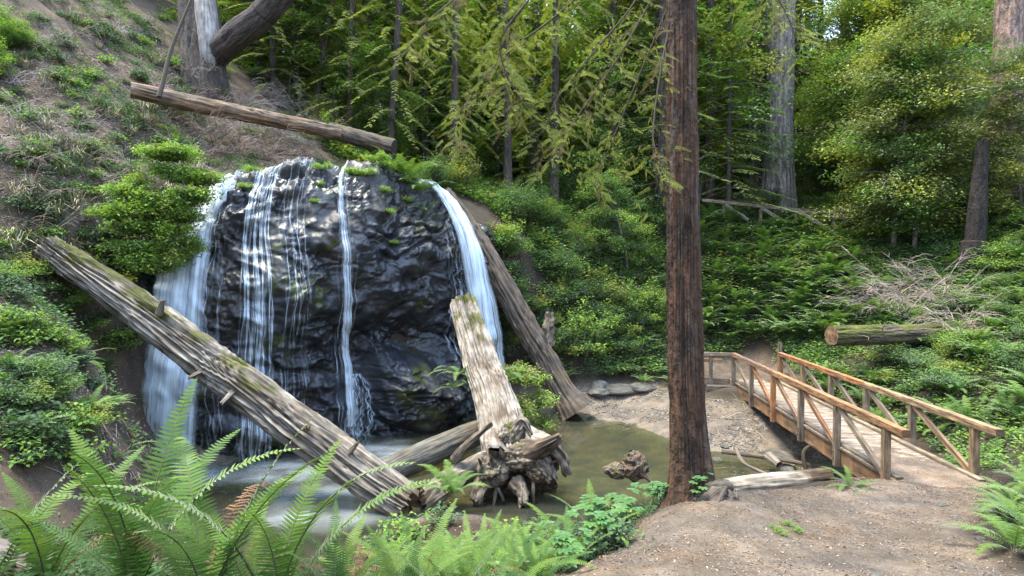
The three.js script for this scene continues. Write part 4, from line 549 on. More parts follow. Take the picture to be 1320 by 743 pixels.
function shrub(kind, v, p, s, label, group, sy = 1, mat = M.leaf) { const k = shrubs[kind], a = k[v % k.length], o = thing({ herb: 'leafy_plant', tall: 'tall_shrub', loose: 'loose_shrub' }[kind] ?? 'leafy_shrub', label, kind === 'herb' ? 'plant' : 'shrub', p, group); part('foliage', a.leaves, mat, o); part('stem', a.stems, M.dead, o); o.rotation.y = (p.x * 7.3 + p.z * 3.1) % 6.28; o.scale.set(s, s * sy, s); return o; }
// conifer: trunk, limbs with flat drooping sprays
function spray(g, b, dir, len, n, ll, lw, col, r) { const side = V(0, 0, 0).crossVectors(dir, UP).normalize(), p = V(0, 0, 0), D = V(0, 0, 0); for (let k = 0; k < n; k++) { const t = (k + 0.5) / n; p.copy(b).addScaledVector(dir, len * t); p.y -= len * 0.25 * t * t; for (const s of [-1, 1]) { D.copy(dir).multiplyScalar(0.75).addScaledVector(side, s * (0.9 - 0.4 * t)); D.y -= 0.12 + 0.15 * r(); D.normalize(); g.leaf(p, D, V((r() - 0.5) * 0.5, 1, (r() - 0.5) * 0.5), ll * (1 - 0.45 * t) * (0.7 + 0.5 * r()), lw, jit(col, r, 0.22), 0.05); } } }
function conifer(seed, H, R, low, nb, col, o = {}) {
  const r = rng(seed), g = new Geo(), w = new Geo(), rad = o.rad ?? H * 0.011;
  for (let k = 0; k < nb; k++) {
    const h = H * (low + (1 - low) * (k + r()) / nb), f = 1 - pow((h / H - low) / (1 - low), 1.4), L = R * (0.25 + 0.85 * f) * (0.6 + 0.55 * r()), az = k * 2.4 + r() * 1.2, el = o.el ?? -0.05, D = dirOf(az, el + 0.2 * (r() - 0.5)), droop = L * (o.droop ?? 0.28), P0 = V(0, h, 0), q = (t) => V(D.x * L * t, h + D.y * L * t - droop * t * t, D.z * L * t);
    w.tube([P0, q(0.5), q(1)], 0.012 * L + 0.01, 0.004, 3, [0.07, 0.055, 0.04]);
    const ns = max(4, Math.round(L * (o.dense ?? 4.2)));
    for (let m = 0; m < ns; m++) { const t = 0.18 + 0.82 * (m + r() * 0.7) / ns, sd = m % 2 ? 1 : -1, a2 = az + sd * (0.75 + 0.4 * r()) * (1 - 0.5 * t), b = q(t); spray(g, b, dirOf(a2, -0.15 + 0.2 * (r() - 0.5)), (o.sl ?? 0.55) * (0.6 + 0.6 * r()) * (1.1 - 0.4 * t), o.n ?? 6, o.ll ?? 0.2, o.lw ?? 0.055, r() < (o.mixp ?? 0.3) ? (o.col2 ?? col) : col, r); }
  }
  const tr = logGeo([[0, -0.8, 0, rad * 1.4], [0, H * 0.1, 0, rad], [0, H * 0.5, 0, rad * 0.7], [0, H, 0, rad * 0.1]], 24, 10, (a, t) => 0.1 * rad * noise(cos(a) * 2, sin(a) * 2, t * 40), barkColour(o.bark ?? [0.12, 0.095, 0.075], [0.04, 0.03, 0.025], seed), false)[0];
  return { crown: g.make(), limbs: w.make(), trunk: tr };
}
const conifers = [
  conifer(601, 20, 3.2, 0.08, 110, GREEN.shrub, { col2: GREEN.yellow, lw: 0.07 }),
  conifer(602, 26, 3.8, 0.12, 130, GREEN.yellow, { col2: GREEN.bright, droop: 0.4, lw: 0.08, ll: 0.24 }),
  conifer(603, 14, 2.6, 0.05, 85, GREEN.shrub, { col2: GREEN.bright, dense: 5 }),
  conifer(604, 30, 4.2, 0.12, 140, GREEN.olive, { col2: GREEN.yellow, lw: 0.085, ll: 0.26 }),
  conifer(605, 9, 2.2, 0.06, 75, GREEN.bright, { col2: GREEN.yellow, dense: 5.5, ll: 0.16, lw: 0.045 }),
];
// broadleaf: arching limbs, leaves in loose horizontal layers
function broadleaf(seed, H, R, low, nb, per, len, wid, cols, o = {}) {
  const r = rng(seed), g = new Geo(), w = new Geo(), rad = H * 0.009 + 0.03, bend = o.bend ?? 0.6, ax = (t) => V(bend * sin(t * 3 + seed), H * t, bend * 0.7 * cos(t * 2.3 + seed) - bend * 0.7);
  w.tube([0, 0.15, 0.3, 0.45, 0.6, 0.75, 0.9, 1].map(ax), rad, 0.015, 7, o.bark ?? [0.15, 0.13, 0.11], 0.2, seed);
  for (let k = 0; k < nb; k++) {
    const t0 = low + (1 - low) * (k + r()) / nb, P0 = ax(t0), f = 1 - 0.55 * pow(abs((t0 - low) / (1 - low) - 0.45) / 0.55, 2), L = R * f * (0.3 + 0.95 * r()), az = k * 2.4 + r() * 2, el = 0.75 - 0.8 * r(), D = dirOf(az, el), q = (t) => V(P0.x + D.x * L * t, P0.y + D.y * L * t - 0.3 * L * t * t, P0.z + D.z * L * t);
    w.tube([P0, q(0.4), q(0.75), q(1)], 0.01 + 0.009 * L, 0.004, 4, o.bark ?? [0.15, 0.13, 0.11]);
    const c0 = cols[floor(r() * cols.length)];
    for (let m = 0; m < per; m++) { const t = 0.2 + 0.85 * sqrt(r()), b = q(t), sp = 0.16 * R * (0.4 + t); b.x += (r() - 0.5) * 2 * sp; b.z += (r() - 0.5) * 2 * sp; b.y += (r() - 0.5) * (o.thick ?? 1.1) * sp; g.leaf(b, dirOf(r() * 6.28, -0.35 + 0.5 * (r() - 0.5)), V((r() - 0.5) * 0.7, 1, (r() - 0.5) * 0.7), len * (0.6 + 0.7 * r()), wid * (0.7 + 0.5 * r()), jit(c0, r, 0.25), 0.12); }
  }
  return { crown: g.make(), trunk: w.make() };
}
const broad = [
  broadleaf(701, 9, 2.9, 0.08, 90, 250, 0.17, 0.075, [GREEN.olive, GREEN.shrub, [0.14, 0.19, 0.05], GREEN.yellow]),
  broadleaf(702, 6, 2.2, 0.08, 70, 200, 0.14, 0.065, [GREEN.bright, GREEN.shrub]),
  broadleaf(703, 11, 3.2, 0.15, 90, 220, 0.17, 0.08, [GREEN.bright, GREEN.yellow, GREEN.shrub]),
  broadleaf(704, 4.5, 1.8, 0.08, 55, 180, 0.12, 0.06, [GREEN.shrub, GREEN.yellow, GREEN.bright]),
];
function evergreen(v, x, d, s, label, group, name = 'conifer_tree') { const c = conifers[v], o = thing(name, label, 'tree', onGround(x, d, -0.1), group); part('trunk', c.trunk, M.bark, o); part('limbs', c.limbs, M.dead, o); part('crown', c.crown, M.needle, o); o.rotation.y = (x * 5.7 + d * 2.3) % 6.28; o.scale.setScalar(s); return o; }
function leafTree(v, p, s, label, group, mat = M.leaf) { const c = broad[v], o = thing('broadleaf_tree', label, 'tree', p, group); part('trunk', c.trunk, M.dead, o); part('crown', c.crown, mat, o); o.rotation.y = (p.x * 3.7 + p.z * 1.3) % 6.28; o.scale.setScalar(s); return o; }
// ------------------------------------------------------------------ the forest behind
{
  const r = rng(3001);
  // slender stems that can be told apart above the falls: foot pixel, top lean, depth, width in pixels
  const stems = [[405, 150, 27, 7, 0.16, 'dark'], [352, 150, 26, 7, 0.0, 'dark'], [474, 170, 30, 6, 0.01, 'dark'], [503, 185, 25.5, 8, 0.07, 'dark'], [497, 160, 34, 4, 0.02, 'dark'], [528, 170, 31, 5, -0.03, 'dark'], [552, 165, 36, 6, 0.0, 'pale'], [540, 150, 40, 5, 0, 'dark'], [568, 90, 38, 6, 0, 'pale'], [621, 120, 34, 6, 0.0, 'dark'], [641, 130, 33, 6, 0.01, 'dark'], [688, 130, 33, 9, 0.0, 'pale'], [698, 125, 35, 5, 0.01, 'dark'], [708, 125, 37, 5, 0, 'dark'], [730, 110, 42, 5, 0, 'dark'], [772, 160, 31, 6, -0.01, 'dark'], [827, 130, 30, 10, 0, 'dark'], [927, 170, 33, 8, 0, 'dark'], [1057, 120, 36, 7, 0, 'dark'], [455, 160, 38, 5, 0.01, 'dark'], [590, 120, 44, 6, 0, 'dark'], [662, 120, 46, 6, 0, 'pale'], [750, 120, 48, 7, 0, 'dark'], [1090, 110, 40, 8, 0, 'dark'], [1180, 90, 38, 9, 0, 'dark'], [320, 110, 33, 7, 0.03, 'dark'], [435, 150, 44, 6, 0, 'dark'], [800, 130, 40, 7, 0, 'dark'], [905, 150, 38, 8, 0, 'pale']];
  stems.push([585, 175, 26.5, 9, 0.02, 'dark'], [655, 180, 27, 8, -0.02, 'dark'], [715, 185, 27.5, 9, 0.01, 'dark'], [790, 190, 28, 10, 0.0, 'dark'], [845, 190, 28.5, 9, 0.02, 'dark'], [450, 175, 26, 7, 0.03, 'dark'], [380, 150, 27, 7, 0.05, 'dark'], [915, 200, 29, 10, 0.0, 'dark'], [1120, 200, 29, 9, 0.0, 'dark'], [1195, 190, 28, 9, 0.02, 'dark']);
  for (const [px, py, d, w, lean, tone] of stems) {
    const t = bigTrunk(tone === 'dark' ? 'slender dark tree stem in the forest above the falls' : 'slender pale grey tree stem in the forest above the falls', px, py, d, w, { name: 'slender_tree', h: 26, lean, seg: 40, sides: 14, k: 3, group: tone === 'dark' ? 'dark stems above the falls' : 'pale stems above the falls', base: tone === 'dark' ? [0.11, 0.085, 0.065] : [0.3, 0.28, 0.26], dark: tone === 'dark' ? [0.035, 0.028, 0.022] : [0.13, 0.12, 0.11] });
    const p = at(px, py, d), c = part('crown', conifers[px % 2 ? 1 : 3].crown, M.needle, t); c.position.set(p.x + lean * 3, p.y - 2, p.z); c.rotation.y = px; c.scale.set(0.55, 0.8, 0.55);
  }
  const near = 'feathery young conifer in the bright forest above the falls', far = 'tall conifer in the deep forest behind the falls';
  for (let k = 0; k < 28; k++) { const d = 27 + 22 * pow(r(), 1.2), px = 290 + 620 * r(), x = (px - 660) / F * d; evergreen([2, 4, 0, 2, 4][k % 5], x, d, 0.8 + 0.5 * r(), near, 'young conifers above the falls', 'young_conifer'); }
  for (let k = 0; k < 60; k++) { const d = 46 + 40 * r(), px = -150 + 1650 * ((k + r()) / 60), x = (px - 660) / F * d; evergreen([1, 3, 0, 3, 1][k % 5], x, d, 0.7 + 0.3 * r(), far, 'tall conifers in the deep forest'); }
  for (let k = 0; k < 26; k++) { const d = 25 + 16 * r(), px = 330 + 560 * r(), x = (px - 660) / F * d; leafTree([1, 2, 3, 2][k % 4], onGround(x, d, -0.1), 0.7 + 0.5 * r(), 'bright green understorey tree above the falls', 'understorey trees above the falls'); }
  // right hand hillside: layered broadleaf trees below the redwoods
  for (const [px, py, d, v, s] of [[1150, 350, 23.5, 0, 0.95], [1150, 330, 24, 3, 1.3], [1185, 340, 23, 0, 1.05], [1165, 260, 27, 0, 1.1], [1215, 250, 27.5, 0, 0.95], [1110, 240, 29, 2, 0.95], [1320, 330, 20.5, 0, 0.7], [1145, 300, 25, 0, 1.0]]) { const p = at(px, py, d); leafTree(v, onGround(p.x, d, -0.1), s, 'layered olive green broadleaf tree on the slope beyond the bridge', 'layered broadleaf trees beyond the bridge', M.gloss); }
  for (let k = 0; k < 32; k++) { const d = 29 + 16 * r(), px = 890 + 470 * r(), x = (px - 660) / F * d; if (px > 925 && px < 1060 && d < 32.5) continue; if (px > 1235 && d < 32) continue; k % 4 ? leafTree([0, 2, 1, 2][k % 4], onGround(x, d, -0.1), 0.8 + 0.5 * r(), 'broad leafy tree on the slope behind the upper fence', 'leafy trees behind the upper fence', k % 2 ? M.gloss : M.leaf) : evergreen([0, 2][(k / 4) % 2], x, d + 3, 0.9 + 0.4 * r(), 'shaggy conifer on the slope behind the upper fence', 'conifers behind the upper fence'); }
  // conifers out of view around the camera, placed to keep low skylight off the ravine
  for (let k = 0; k < 20; k++) { const a = (k + 0.6 * r()) / 20 * PI * 1.16 - 0.08 * PI, R = 15 + 13 * r(), x = R * cos(a) * 1.25, d = 5 - R * sin(a); evergreen([1, 3, 0][k % 3], x, d, 0.8 + 0.25 * r(), 'unseen tall conifer around the viewpoint keeping low light off the ravine', 'unseen conifers around the viewpoint'); }
  for (const [px, d, s] of [[455, 52, 0.9], [480, 60, 1.0], [500, 48, 0.8], [430, 56, 0.9], [595, 50, 0.85], [620, 62, 1]]) evergreen(1, (px - 660) / F * d, d, s, far, 'tall conifers in the deep forest');
  for (let k = 0; k < 16; k++) { const d = 33 + 10 * r(), px = 300 + 580 * (k + r()) / 16; leafTree([2, 1, 2][k % 3], onGround((px - 660) / F * d, d, -0.2), 1.25 + 0.4 * r(), 'tall bright green leafy tree deep in the forest above the falls', 'leafy trees deep in the forest above the falls'); }
  // hill at the left, behind the leaning tree
  for (let k = 0; k < 16; k++) { const d = 25 + 14 * r(), px = -60 + 400 * r(), x = (px - 660) / F * d; evergreen([0, 2, 4][k % 3], x, d, 0.7 + 0.5 * r(), 'dark conifer at the top of the litter covered hillside', 'conifers at the top of the hillside'); }
  { const p = at(940, 240, 27.5); evergreen(4, p.x, 27.5, 1.2, 'bright green young conifer in front of the paired redwood trunks', null, 'young_conifer'); }
}
// ------------------------------------------------------------------ shrubs and ferns on the slopes
{
  const r = rng(3002), put = (n, x0, x1, y0, y1, f) => { for (let k = 0; k < n; k++) { const p = hit(x0 + (x1 - x0) * r(), y0 + (y1 - y0) * r(), 5); if (p) f(p, k); } };
  const G1 = 'shrubs on the slope right of the falls', L1 = 'bushy green shrub on the slope between the leaning log and the path tree';
  put(120, 640, 870, 205, 470, (p, k) => { if (-p.z > 20.5) shrub(k % 4 ? 'small' : 'tall', k, p, 0.75 + 0.5 * r(), L1, G1); });
  put(40, 560, 900, 170, 260, (p, k) => { if (-p.z > 22) shrub('tall', k, p, 0.8 + 0.5 * r(), 'tall leafy shrub at the edge of the forest above the falls', 'tall shrubs above the falls'); });
  put(26, 400, 600, 150, 200, (p, k) => { if (-p.z > 22.5) shrub(k % 2 ? 'small' : 'tall', k, p, 0.6 + 0.4 * r(), 'low shrub growing along the creek above the rock', 'shrubs along the creek above the rock'); });
  put(30, 700, 870, 380, 500, (p, k) => { if (-p.z > 20.5) { const m = solo('sword_fern', farFerns[k % 6], M.fern, 'sword fern hanging over the sandy stream bank', 'fern', 'ferns above the sandy bank'); m.position.copy(p); m.rotation.y = r() * 6; m.scale.setScalar(0.6 + 0.4 * r()); } });
  put(130, 895, 1120, 285, 445, (p, k) => { if (-p.z > 20) { const m = solo('sword_fern', farFerns[k % 6], M.fern, 'sword fern on the steep slope under the upper fence', 'fern', 'ferns under the upper fence'); m.position.copy(p); m.rotation.y = r() * 6; m.scale.setScalar(1.0 + 0.6 * r()); } });
  put(46, 895, 1130, 200, 330, (p, k) => { if (-p.z > 27.2) shrub(k % 2 ? 'small' : 'tall', k + 1, p, 0.7 + 0.5 * r(), 'dark green shrub among the ferns round the upper fence', 'shrubs round the upper fence'); });
  put(70, 1050, 1400, 300, 560, (p, k) => { if (-p.z > 12 && p.x > 0.093 * -p.z + 8) { const m = solo('sword_fern', farFerns[k % 6], M.fern, 'sword fern on the bank behind the bridge railing', 'fern', 'ferns behind the bridge'); m.position.copy(p); m.rotation.y = r() * 6; m.scale.setScalar(0.6 + 0.5 * r()); } });
  put(60, 1120, 1400, 250, 520, (p, k) => { if (-p.z > 12 && p.x > 0.093 * -p.z + 8.3) shrub(k % 3 ? 'small' : 'fine', k, p, 0.6 + 0.5 * r(), 'pale green shrub on the bank beyond the sawn log', 'shrubs beyond the sawn log'); });
  // the litter covered hillside
  put(110, 0, 270, 20, 330, (p, k) => { if (p.x < -7.5) shrub('herb', k, p, 0.7 + 0.9 * r(), 'small leafy plant rooted in the litter covered hillside', 'small plants on the hillside'); });
  put(9, -20, 50, 50, 110, (p, k) => shrub('tall', 0, p, 0.4 + 0.2 * r(), 'bright green bush at the top edge of the hillside', 'bright bushes on the hillside'));
  put(46, 0, 150, 350, 600, (p, k) => { if (p.x < -4.5) shrub(k % 3 ? 'herb' : 'small', k, p, k % 3 ? 0.9 + 0.6 * r() : 0.45 + 0.3 * r(), 'leafy plant on the mossy bank below the long log', 'plants on the mossy bank'); });
  const bush = thing('overhanging_bush', 'large loose green bush hanging over the lip of the broad waterfall', 'bush');
  for (let k = 0; k < 130; k++) { const px = 125 + 160 * r(), py = 190 + 160 * r(); if (hypot((px - 208) / 70, (py - 272) / 72) + 0.5 * noise(px * 0.03, py * 0.03, 7) > 0.95 || px > 280 - 0.35 * (py - 195)) continue; const q = at(px, py, 13.2 - 0.4 * (py - 205) / 140 + 1.0 * (px - 135) / 140); q.y -= 0.3; const c = shrubs.loose[k % 3], f = part('foliage', c.leaves, M.leaf, bush), s = 0.4 + 0.4 * r(), m = part('stem', c.stems, M.dead, bush); for (const z of [f, m]) { z.position.copy(q); z.scale.setScalar(s); z.rotation.y = k * 2.3; } }
  put(46, 0, 175, 300, 480, (p, k) => { if (p.x < -5.5) shrub(k % 3 === 0 ? 'loose' : 'herb', k, p, k % 3 === 0 ? 0.35 + 0.3 * r() : 0.8 + 0.7 * r(), 'loose leafy plant on the bank round the upper end of the long log', 'plants round the upper end of the long log'); });
  put(12, 0, 170, 360, 600, (p, k) => { if (p.x < -5) { const m = solo('sword_fern', farFerns[k % 6], M.fern, 'drooping fern on the bank below the upper end of the long log', 'fern', 'ferns below the upper end of the long log'); m.position.copy(p); m.rotation.y = r() * 6; m.scale.setScalar(0.5 + 0.3 * r()); } });
  // green tufts on the rock top and face
  for (const [u, v, s, kind] of [[0.53, 0.94, 0.7, 'small'], [0.545, 0.92, 0.7, 'small'], [0.56, 0.9, 0.6, 'small'], [0.575, 0.95, 0.7, 'small'], [0.59, 0.93, 0.6, 'small'], [0.47, 0.92, 0.5, 'small'], [0.472, 0.84, 0.35, 'fine'], [0.474, 0.76, 0.3, 'fine'], [0.6, 0.84, 0.45, 'fine'], [0.605, 0.76, 0.4, 'fine'], [0.61, 0.66, 0.35, 'fine'], [0.62, 0.98, 0.8, 'small'], [0.64, 0.94, 0.7, 'small'], [0.34, 0.95, 0.5, 'fine'], [0.345, 0.87, 0.4, 'fine'], [0.65, 0.86, 0.5, 'small']]) { const p = rockAt(u, v); shrub('loose', kind === 'fine' ? 0 : 2, V(p[0], p[1] - 0.03, -p[2]), s * 0.75, 'bright green tuft growing on the wet rock', 'tufts on the wet rock'); }
  for (const [px, py, d, s] of [[524, 232, 19.2, 1.5], [540, 250, 19.2, 1.35], [508, 218, 19.4, 1.2], [546, 275, 19.0, 1.0]]) fern(at(px, py, d), s, 13, 'large pale fern hanging over the lip of the narrow waterfall', 'ferns at the lip of the narrow waterfall', { fronds: midFronds, tilt: 0.5 });
}
// ------------------------------------------------------------------ near plants
{
  const r = rng(3003);
  // sword ferns on the bank at the lower left of the path
  for (const [px, d, s, n, tilt, dead] of [[60, 4.5, 1.45, 6, 0.4, 1], [165, 4.3, 1.75, 8, 0.3, 1], [255, 4.1, 1.6, 7, 0.32, 2], [345, 4.2, 1.7, 6, 0.3, 1], [-20, 4.2, 1.3, 6, 0.4, 0], [310, 4.9, 1.35, 5, 0.36, 1]]) { const x = (px - 660) / F * d; fern(onGround(x, d), s, n, 'large sword fern with long upright fronds on the bank before the pool', 'large sword ferns before the pool', { tilt, dead }); }
  for (const [px, d, s, n, dead] of [[470, 4.6, 0.95, 13, 2], [540, 4.9, 0.95, 12, 2], [610, 5.1, 0.85, 12, 1], [660, 5.6, 0.9, 12, 0], [430, 4.2, 0.85, 11, 2], [520, 4.2, 0.8, 11, 1], [590, 4.4, 0.8, 12, 1], [690, 5.0, 0.7, 10, 0], [640, 4.3, 0.7, 10, 0], [735, 6.6, 0.85, 9, 0], [770, 7.4, 0.9, 8, 0], [700, 6.4, 0.75, 9, 0]]) { const x = (px - 660) / F * d; fern(onGround(x, d), s, n, 'green sword fern on the bank between the fallen logs and the path', 'sword ferns between the logs and the path', { tilt: 0.45, dead }); }
  for (const [px, d, s, n, dead] of [[500, 8.6, 0.7, 11, 1], [560, 8.2, 0.75, 11, 1], [610, 8.0, 0.8, 11, 0], [665, 7.8, 0.8, 11, 0], [705, 8.6, 0.8, 10, 0], [535, 7.0, 0.8, 11, 2], [600, 6.6, 0.85, 12, 1], [650, 6.8, 0.8, 12, 0], [745, 8.6, 0.7, 9, 0]]) { const x = (px - 660) / F * d; fern(onGround(x, d), s, n, 'sword fern at the foot of the bank beside the tangled roots', 'ferns beside the tangled roots', { fronds: midFronds, tilt: 0.5, dead }); }
  for (let k = 0; k < 16; k++) { const px = 470 + 260 * r(), d = 7 + 3 * r(), x = (px - 660) / F * d; if (gh(x, d) > 0.1) shrub('herb', k, onGround(x, d), 0.9 + 0.8 * r(), 'low green plant at the foot of the bank beside the tangled roots', 'low plants beside the tangled roots'); }
  fern(at(583, 640, 11.3), 1.0, 15, 'pale grey green fern growing on the tangled roots', null, { fronds: midFronds, tilt: 0.35 });
  for (const [px, py, d, s, n] of [[655, 490, 16.2, 1.0, 9], [640, 480, 16.6, 1.0, 7]]) fern(at(px, py, d), s, n, 'arching fern behind the thick silver log', 'ferns behind the thick silver log', { fronds: midFronds, tilt: 0.6 });
  for (const [px, py, d, s] of [[590, 482, 15.6, 0.9], [585, 500, 15.4, 0.7]]) fern(at(px, py, d), s, 10, 'bright fern tuft growing from the side of the thick silver log', 'fern tufts on the thick silver log', { fronds: midFronds, tilt: 0.6 });
  for (const [px, py, d, s] of [[668, 520, 16.4, 0.95], [690, 510, 16.8, 0.9], [680, 480, 17.2, 0.9], [700, 535, 16.6, 0.7], [660, 470, 17.4, 0.7]]) { const p = at(px, py, d); shrub('loose', 1, V(p.x, p.y - 0.4, p.z), s, 'bright green bush at the water edge between the two leaning logs', 'bushes between the two leaning logs'); }
  for (const [px, py, d, s] of [[130, 530, 9.6, 0.8], [100, 470, 10.5, 0.7], [150, 590, 9.2, 0.7]]) { const p = hit(px, py, 5); fern(p, s, 8, 'small fern drooping from the mossy bank below the long log', 'small ferns on the mossy bank', { fronds: midFronds, tilt: 0.8 }); }
  // ferns by the bridge and the right edge of the path
  { const p = hit(1098, 628, 5); fern(V(p.x, p.y, p.z), 0.55, 12, 'small bright fern growing against the near end of the bridge beam', null, { fronds: midFronds, tilt: 0.6 }); }
  for (const [px, d, s, n] of [[1320, 7.4, 0.8, 14], [1335, 6.6, 0.8, 14], [1310, 8.4, 0.65, 12], [1345, 7.8, 0.9, 12], [1325, 9.2, 0.65, 12], [1315, 6.1, 0.7, 12], [1300, 7.6, 0.5, 10]]) { const x = (px - 660) / F * d; fern(onGround(x, d), s, n, 'green fern at the edge of the dirt path opposite the bridge post', 'ferns along the edge of the dirt path', { fronds: midFronds, tilt: 0.55 }); }
  for (const [px, py] of [[1215, 560], [1235, 545], [1190, 535], [1290, 560], [1305, 530], [1150, 515], [1262, 520]]) { const p = hit(px, py, 8); if (p && p.x > 0.093 * -p.z + 7.6) fern(p, 0.7, 10, 'arching fern beside the outer railing of the bridge', 'ferns beside the outer railing', { fronds: midFronds, tilt: 0.7 }); }
  // leafy herbs with round leaves between path and pool
  const broadHerb = [0, 1].map((k) => { const g = new Geo(), st = new Geo(), q = rng(810 + k); for (let m = 0; m < 9; m++) { const a = q() * 6.28, h = 0.25 + 0.35 * q(), e = V(cos(a) * 0.25 * q(), h, sin(a) * 0.25 * q()); st.tube([V(0, 0, 0), e.clone().multiplyScalar(0.6), e], 0.004, 0.003, 3, [0.09, 0.12, 0.03]); const c = jit([0.085, 0.21, 0.045], q, 0.15); for (let j = 0; j < 5; j++) g.leaf(e, dirOf(a + (j - 2) * 0.75, -0.1), UP, 0.13 + 0.03 * q(), 0.1, c, 0.06); } return [g.make(), st.make()]; });
  for (const [px, d, s, k] of [[785, 7.6, 1, 0], [765, 6.8, 0.9, 1], [745, 6.2, 0.8, 0], [800, 8.6, 1, 1], [720, 5.8, 0.8, 1], [812, 8.2, 0.8, 0], [840, 8.9, 0.9, 1], [862, 8.3, 0.7, 0], [907, 7.85, 0.6, 1], [760, 7.9, 1.1, 1], [690, 6.2, 0.8, 0], [850, 8.6, 0.9, 0]]) { const x = (px - 660) / F * d, o = thing('broad_leaved_herb', 'pale green herb with broad leaves between the path and the pool', 'plant', onGround(x, d), 'broad leaved herbs by the path'); part('foliage', broadHerb[k][0], M.leaf, o); part('stem', broadHerb[k][1], M.dead, o); o.scale.setScalar(s); o.rotation.y = px; }
  for (let k = 0; k < 14; k++) { const px = 640 + 230 * r(), d = 5.2 + 3.8 * r(), x = (px - 660) / F * d; if (trailness(x, d) < 0.2) shrub('herb', k, onGround(x, d), 0.8 + 0.7 * r(), 'low green plant on the bank beside the foot of the path tree', 'low plants beside the path'); }
  for (const [px, py] of [[1008, 690], [1000, 684], [1016, 678], [1030, 686]]) { const p = hit(px, py); shrub('herb', 1, p, 0.28, 'tiny green sprig growing in the dirt path', 'sprigs in the path'); }
  // the path tree's drooping branches
  const needle = (g, b, dir, len, col) => { const side = V(0, 0, 0).crossVectors(dir, V(0.3, 0.2, 1)).normalize(), p = V(0, 0, 0), D = V(0, 0, 0), n = floor(len / 0.014); for (let k = 0; k < n; k++) { const t = k / n; p.copy(b).addScaledVector(dir, len * t); p.y -= len * 0.2 * t * t; for (const s of [-1, 1]) { D.copy(dir).multiplyScalar(0.55).addScaledVector(side, s * 0.85); D.y -= 0.1; D.normalize(); g.leaf(p, D, V(r() - 0.5, r() - 0.5, 1), 0.034 * (1.1 - 0.5 * t) * (0.8 + 0.4 * r()), 0.009, jit(col, r, 0.2), 0.05); } } };
  const boughs = [[[878, -70, 8.25], [800, 70, 8.55], [745, 150, 8.85], [712, 205, 9.05]], [[878, -120, 8.25], [820, 0, 8.45], [765, 68, 8.75], [718, 128, 8.95], [700, 170, 9.05]], [[878, -170, 8.25], [740, 0, 8.95], [655, 68, 9.45], [610, 118, 9.75], [580, 180, 9.85]], [[872, 0, 8.25], [852, 90, 8.15], [842, 180, 8.05], [848, 240, 8.05]], [[878, -220, 8.25], [690, -10, 8.55], [645, 55, 8.75], [655, 100, 8.85], [680, 140, 8.85]], [[878, -240, 8.25], [640, -40, 9.15], [560, 20, 9.55], [520, 70, 9.75]], [[878, -30, 8.25], [840, 60, 8.55], [790, 180, 8.95], [765, 240, 9.15]], [[882, -200, 8.25], [960, -60, 8.75], [1010, 10, 9.15], [1030, 60, 9.25]]];
  for (const pts of boughs) {
    const P = pts.map((q) => at(...q)), curve = new THREE.CatmullRomCurve3(P), g = new Geo(), w = new Geo(); w.tube(curve.getPoints(24), 0.022, 0.005, 5, [0.075, 0.06, 0.04], 0.3, pts[0][1]);
    const L = curve.getLength(), nt = floor(L * 11);
    for (let k = 0; k < nt; k++) { const t = 0.2 + 0.8 * (k + r()) / nt, b = curve.getPoint(min(1, t)), az = r() * 6.28, tw = 0.2 + 0.4 * r(), D = dirOf(az, -0.9 + 0.5 * r()), mid = b.clone().addScaledVector(D, tw * 0.5), e = b.clone().addScaledVector(D, tw); e.y -= 0.08; w.tube([b, mid, e], 0.0045, 0.0015, 3, [0.08, 0.06, 0.03]); const col = r() < 0.25 ? [0.15, 0.12, 0.035] : mixc(GREEN.olive, GREEN.yellow, r()); for (let m = 0; m < 4; m++) { const q = m < 2 ? b.clone().lerp(e, 0.35 + 0.4 * r()) : e; needle(g, q, dirOf(az + (r() - 0.5) * 2.2, -0.7 + 0.6 * r()), 0.12 + 0.12 * r(), col); } }
    const br = part('branch', w.make(), M.dead, nearTree); part('needles', g.make(), M.needle, br);
  }
}
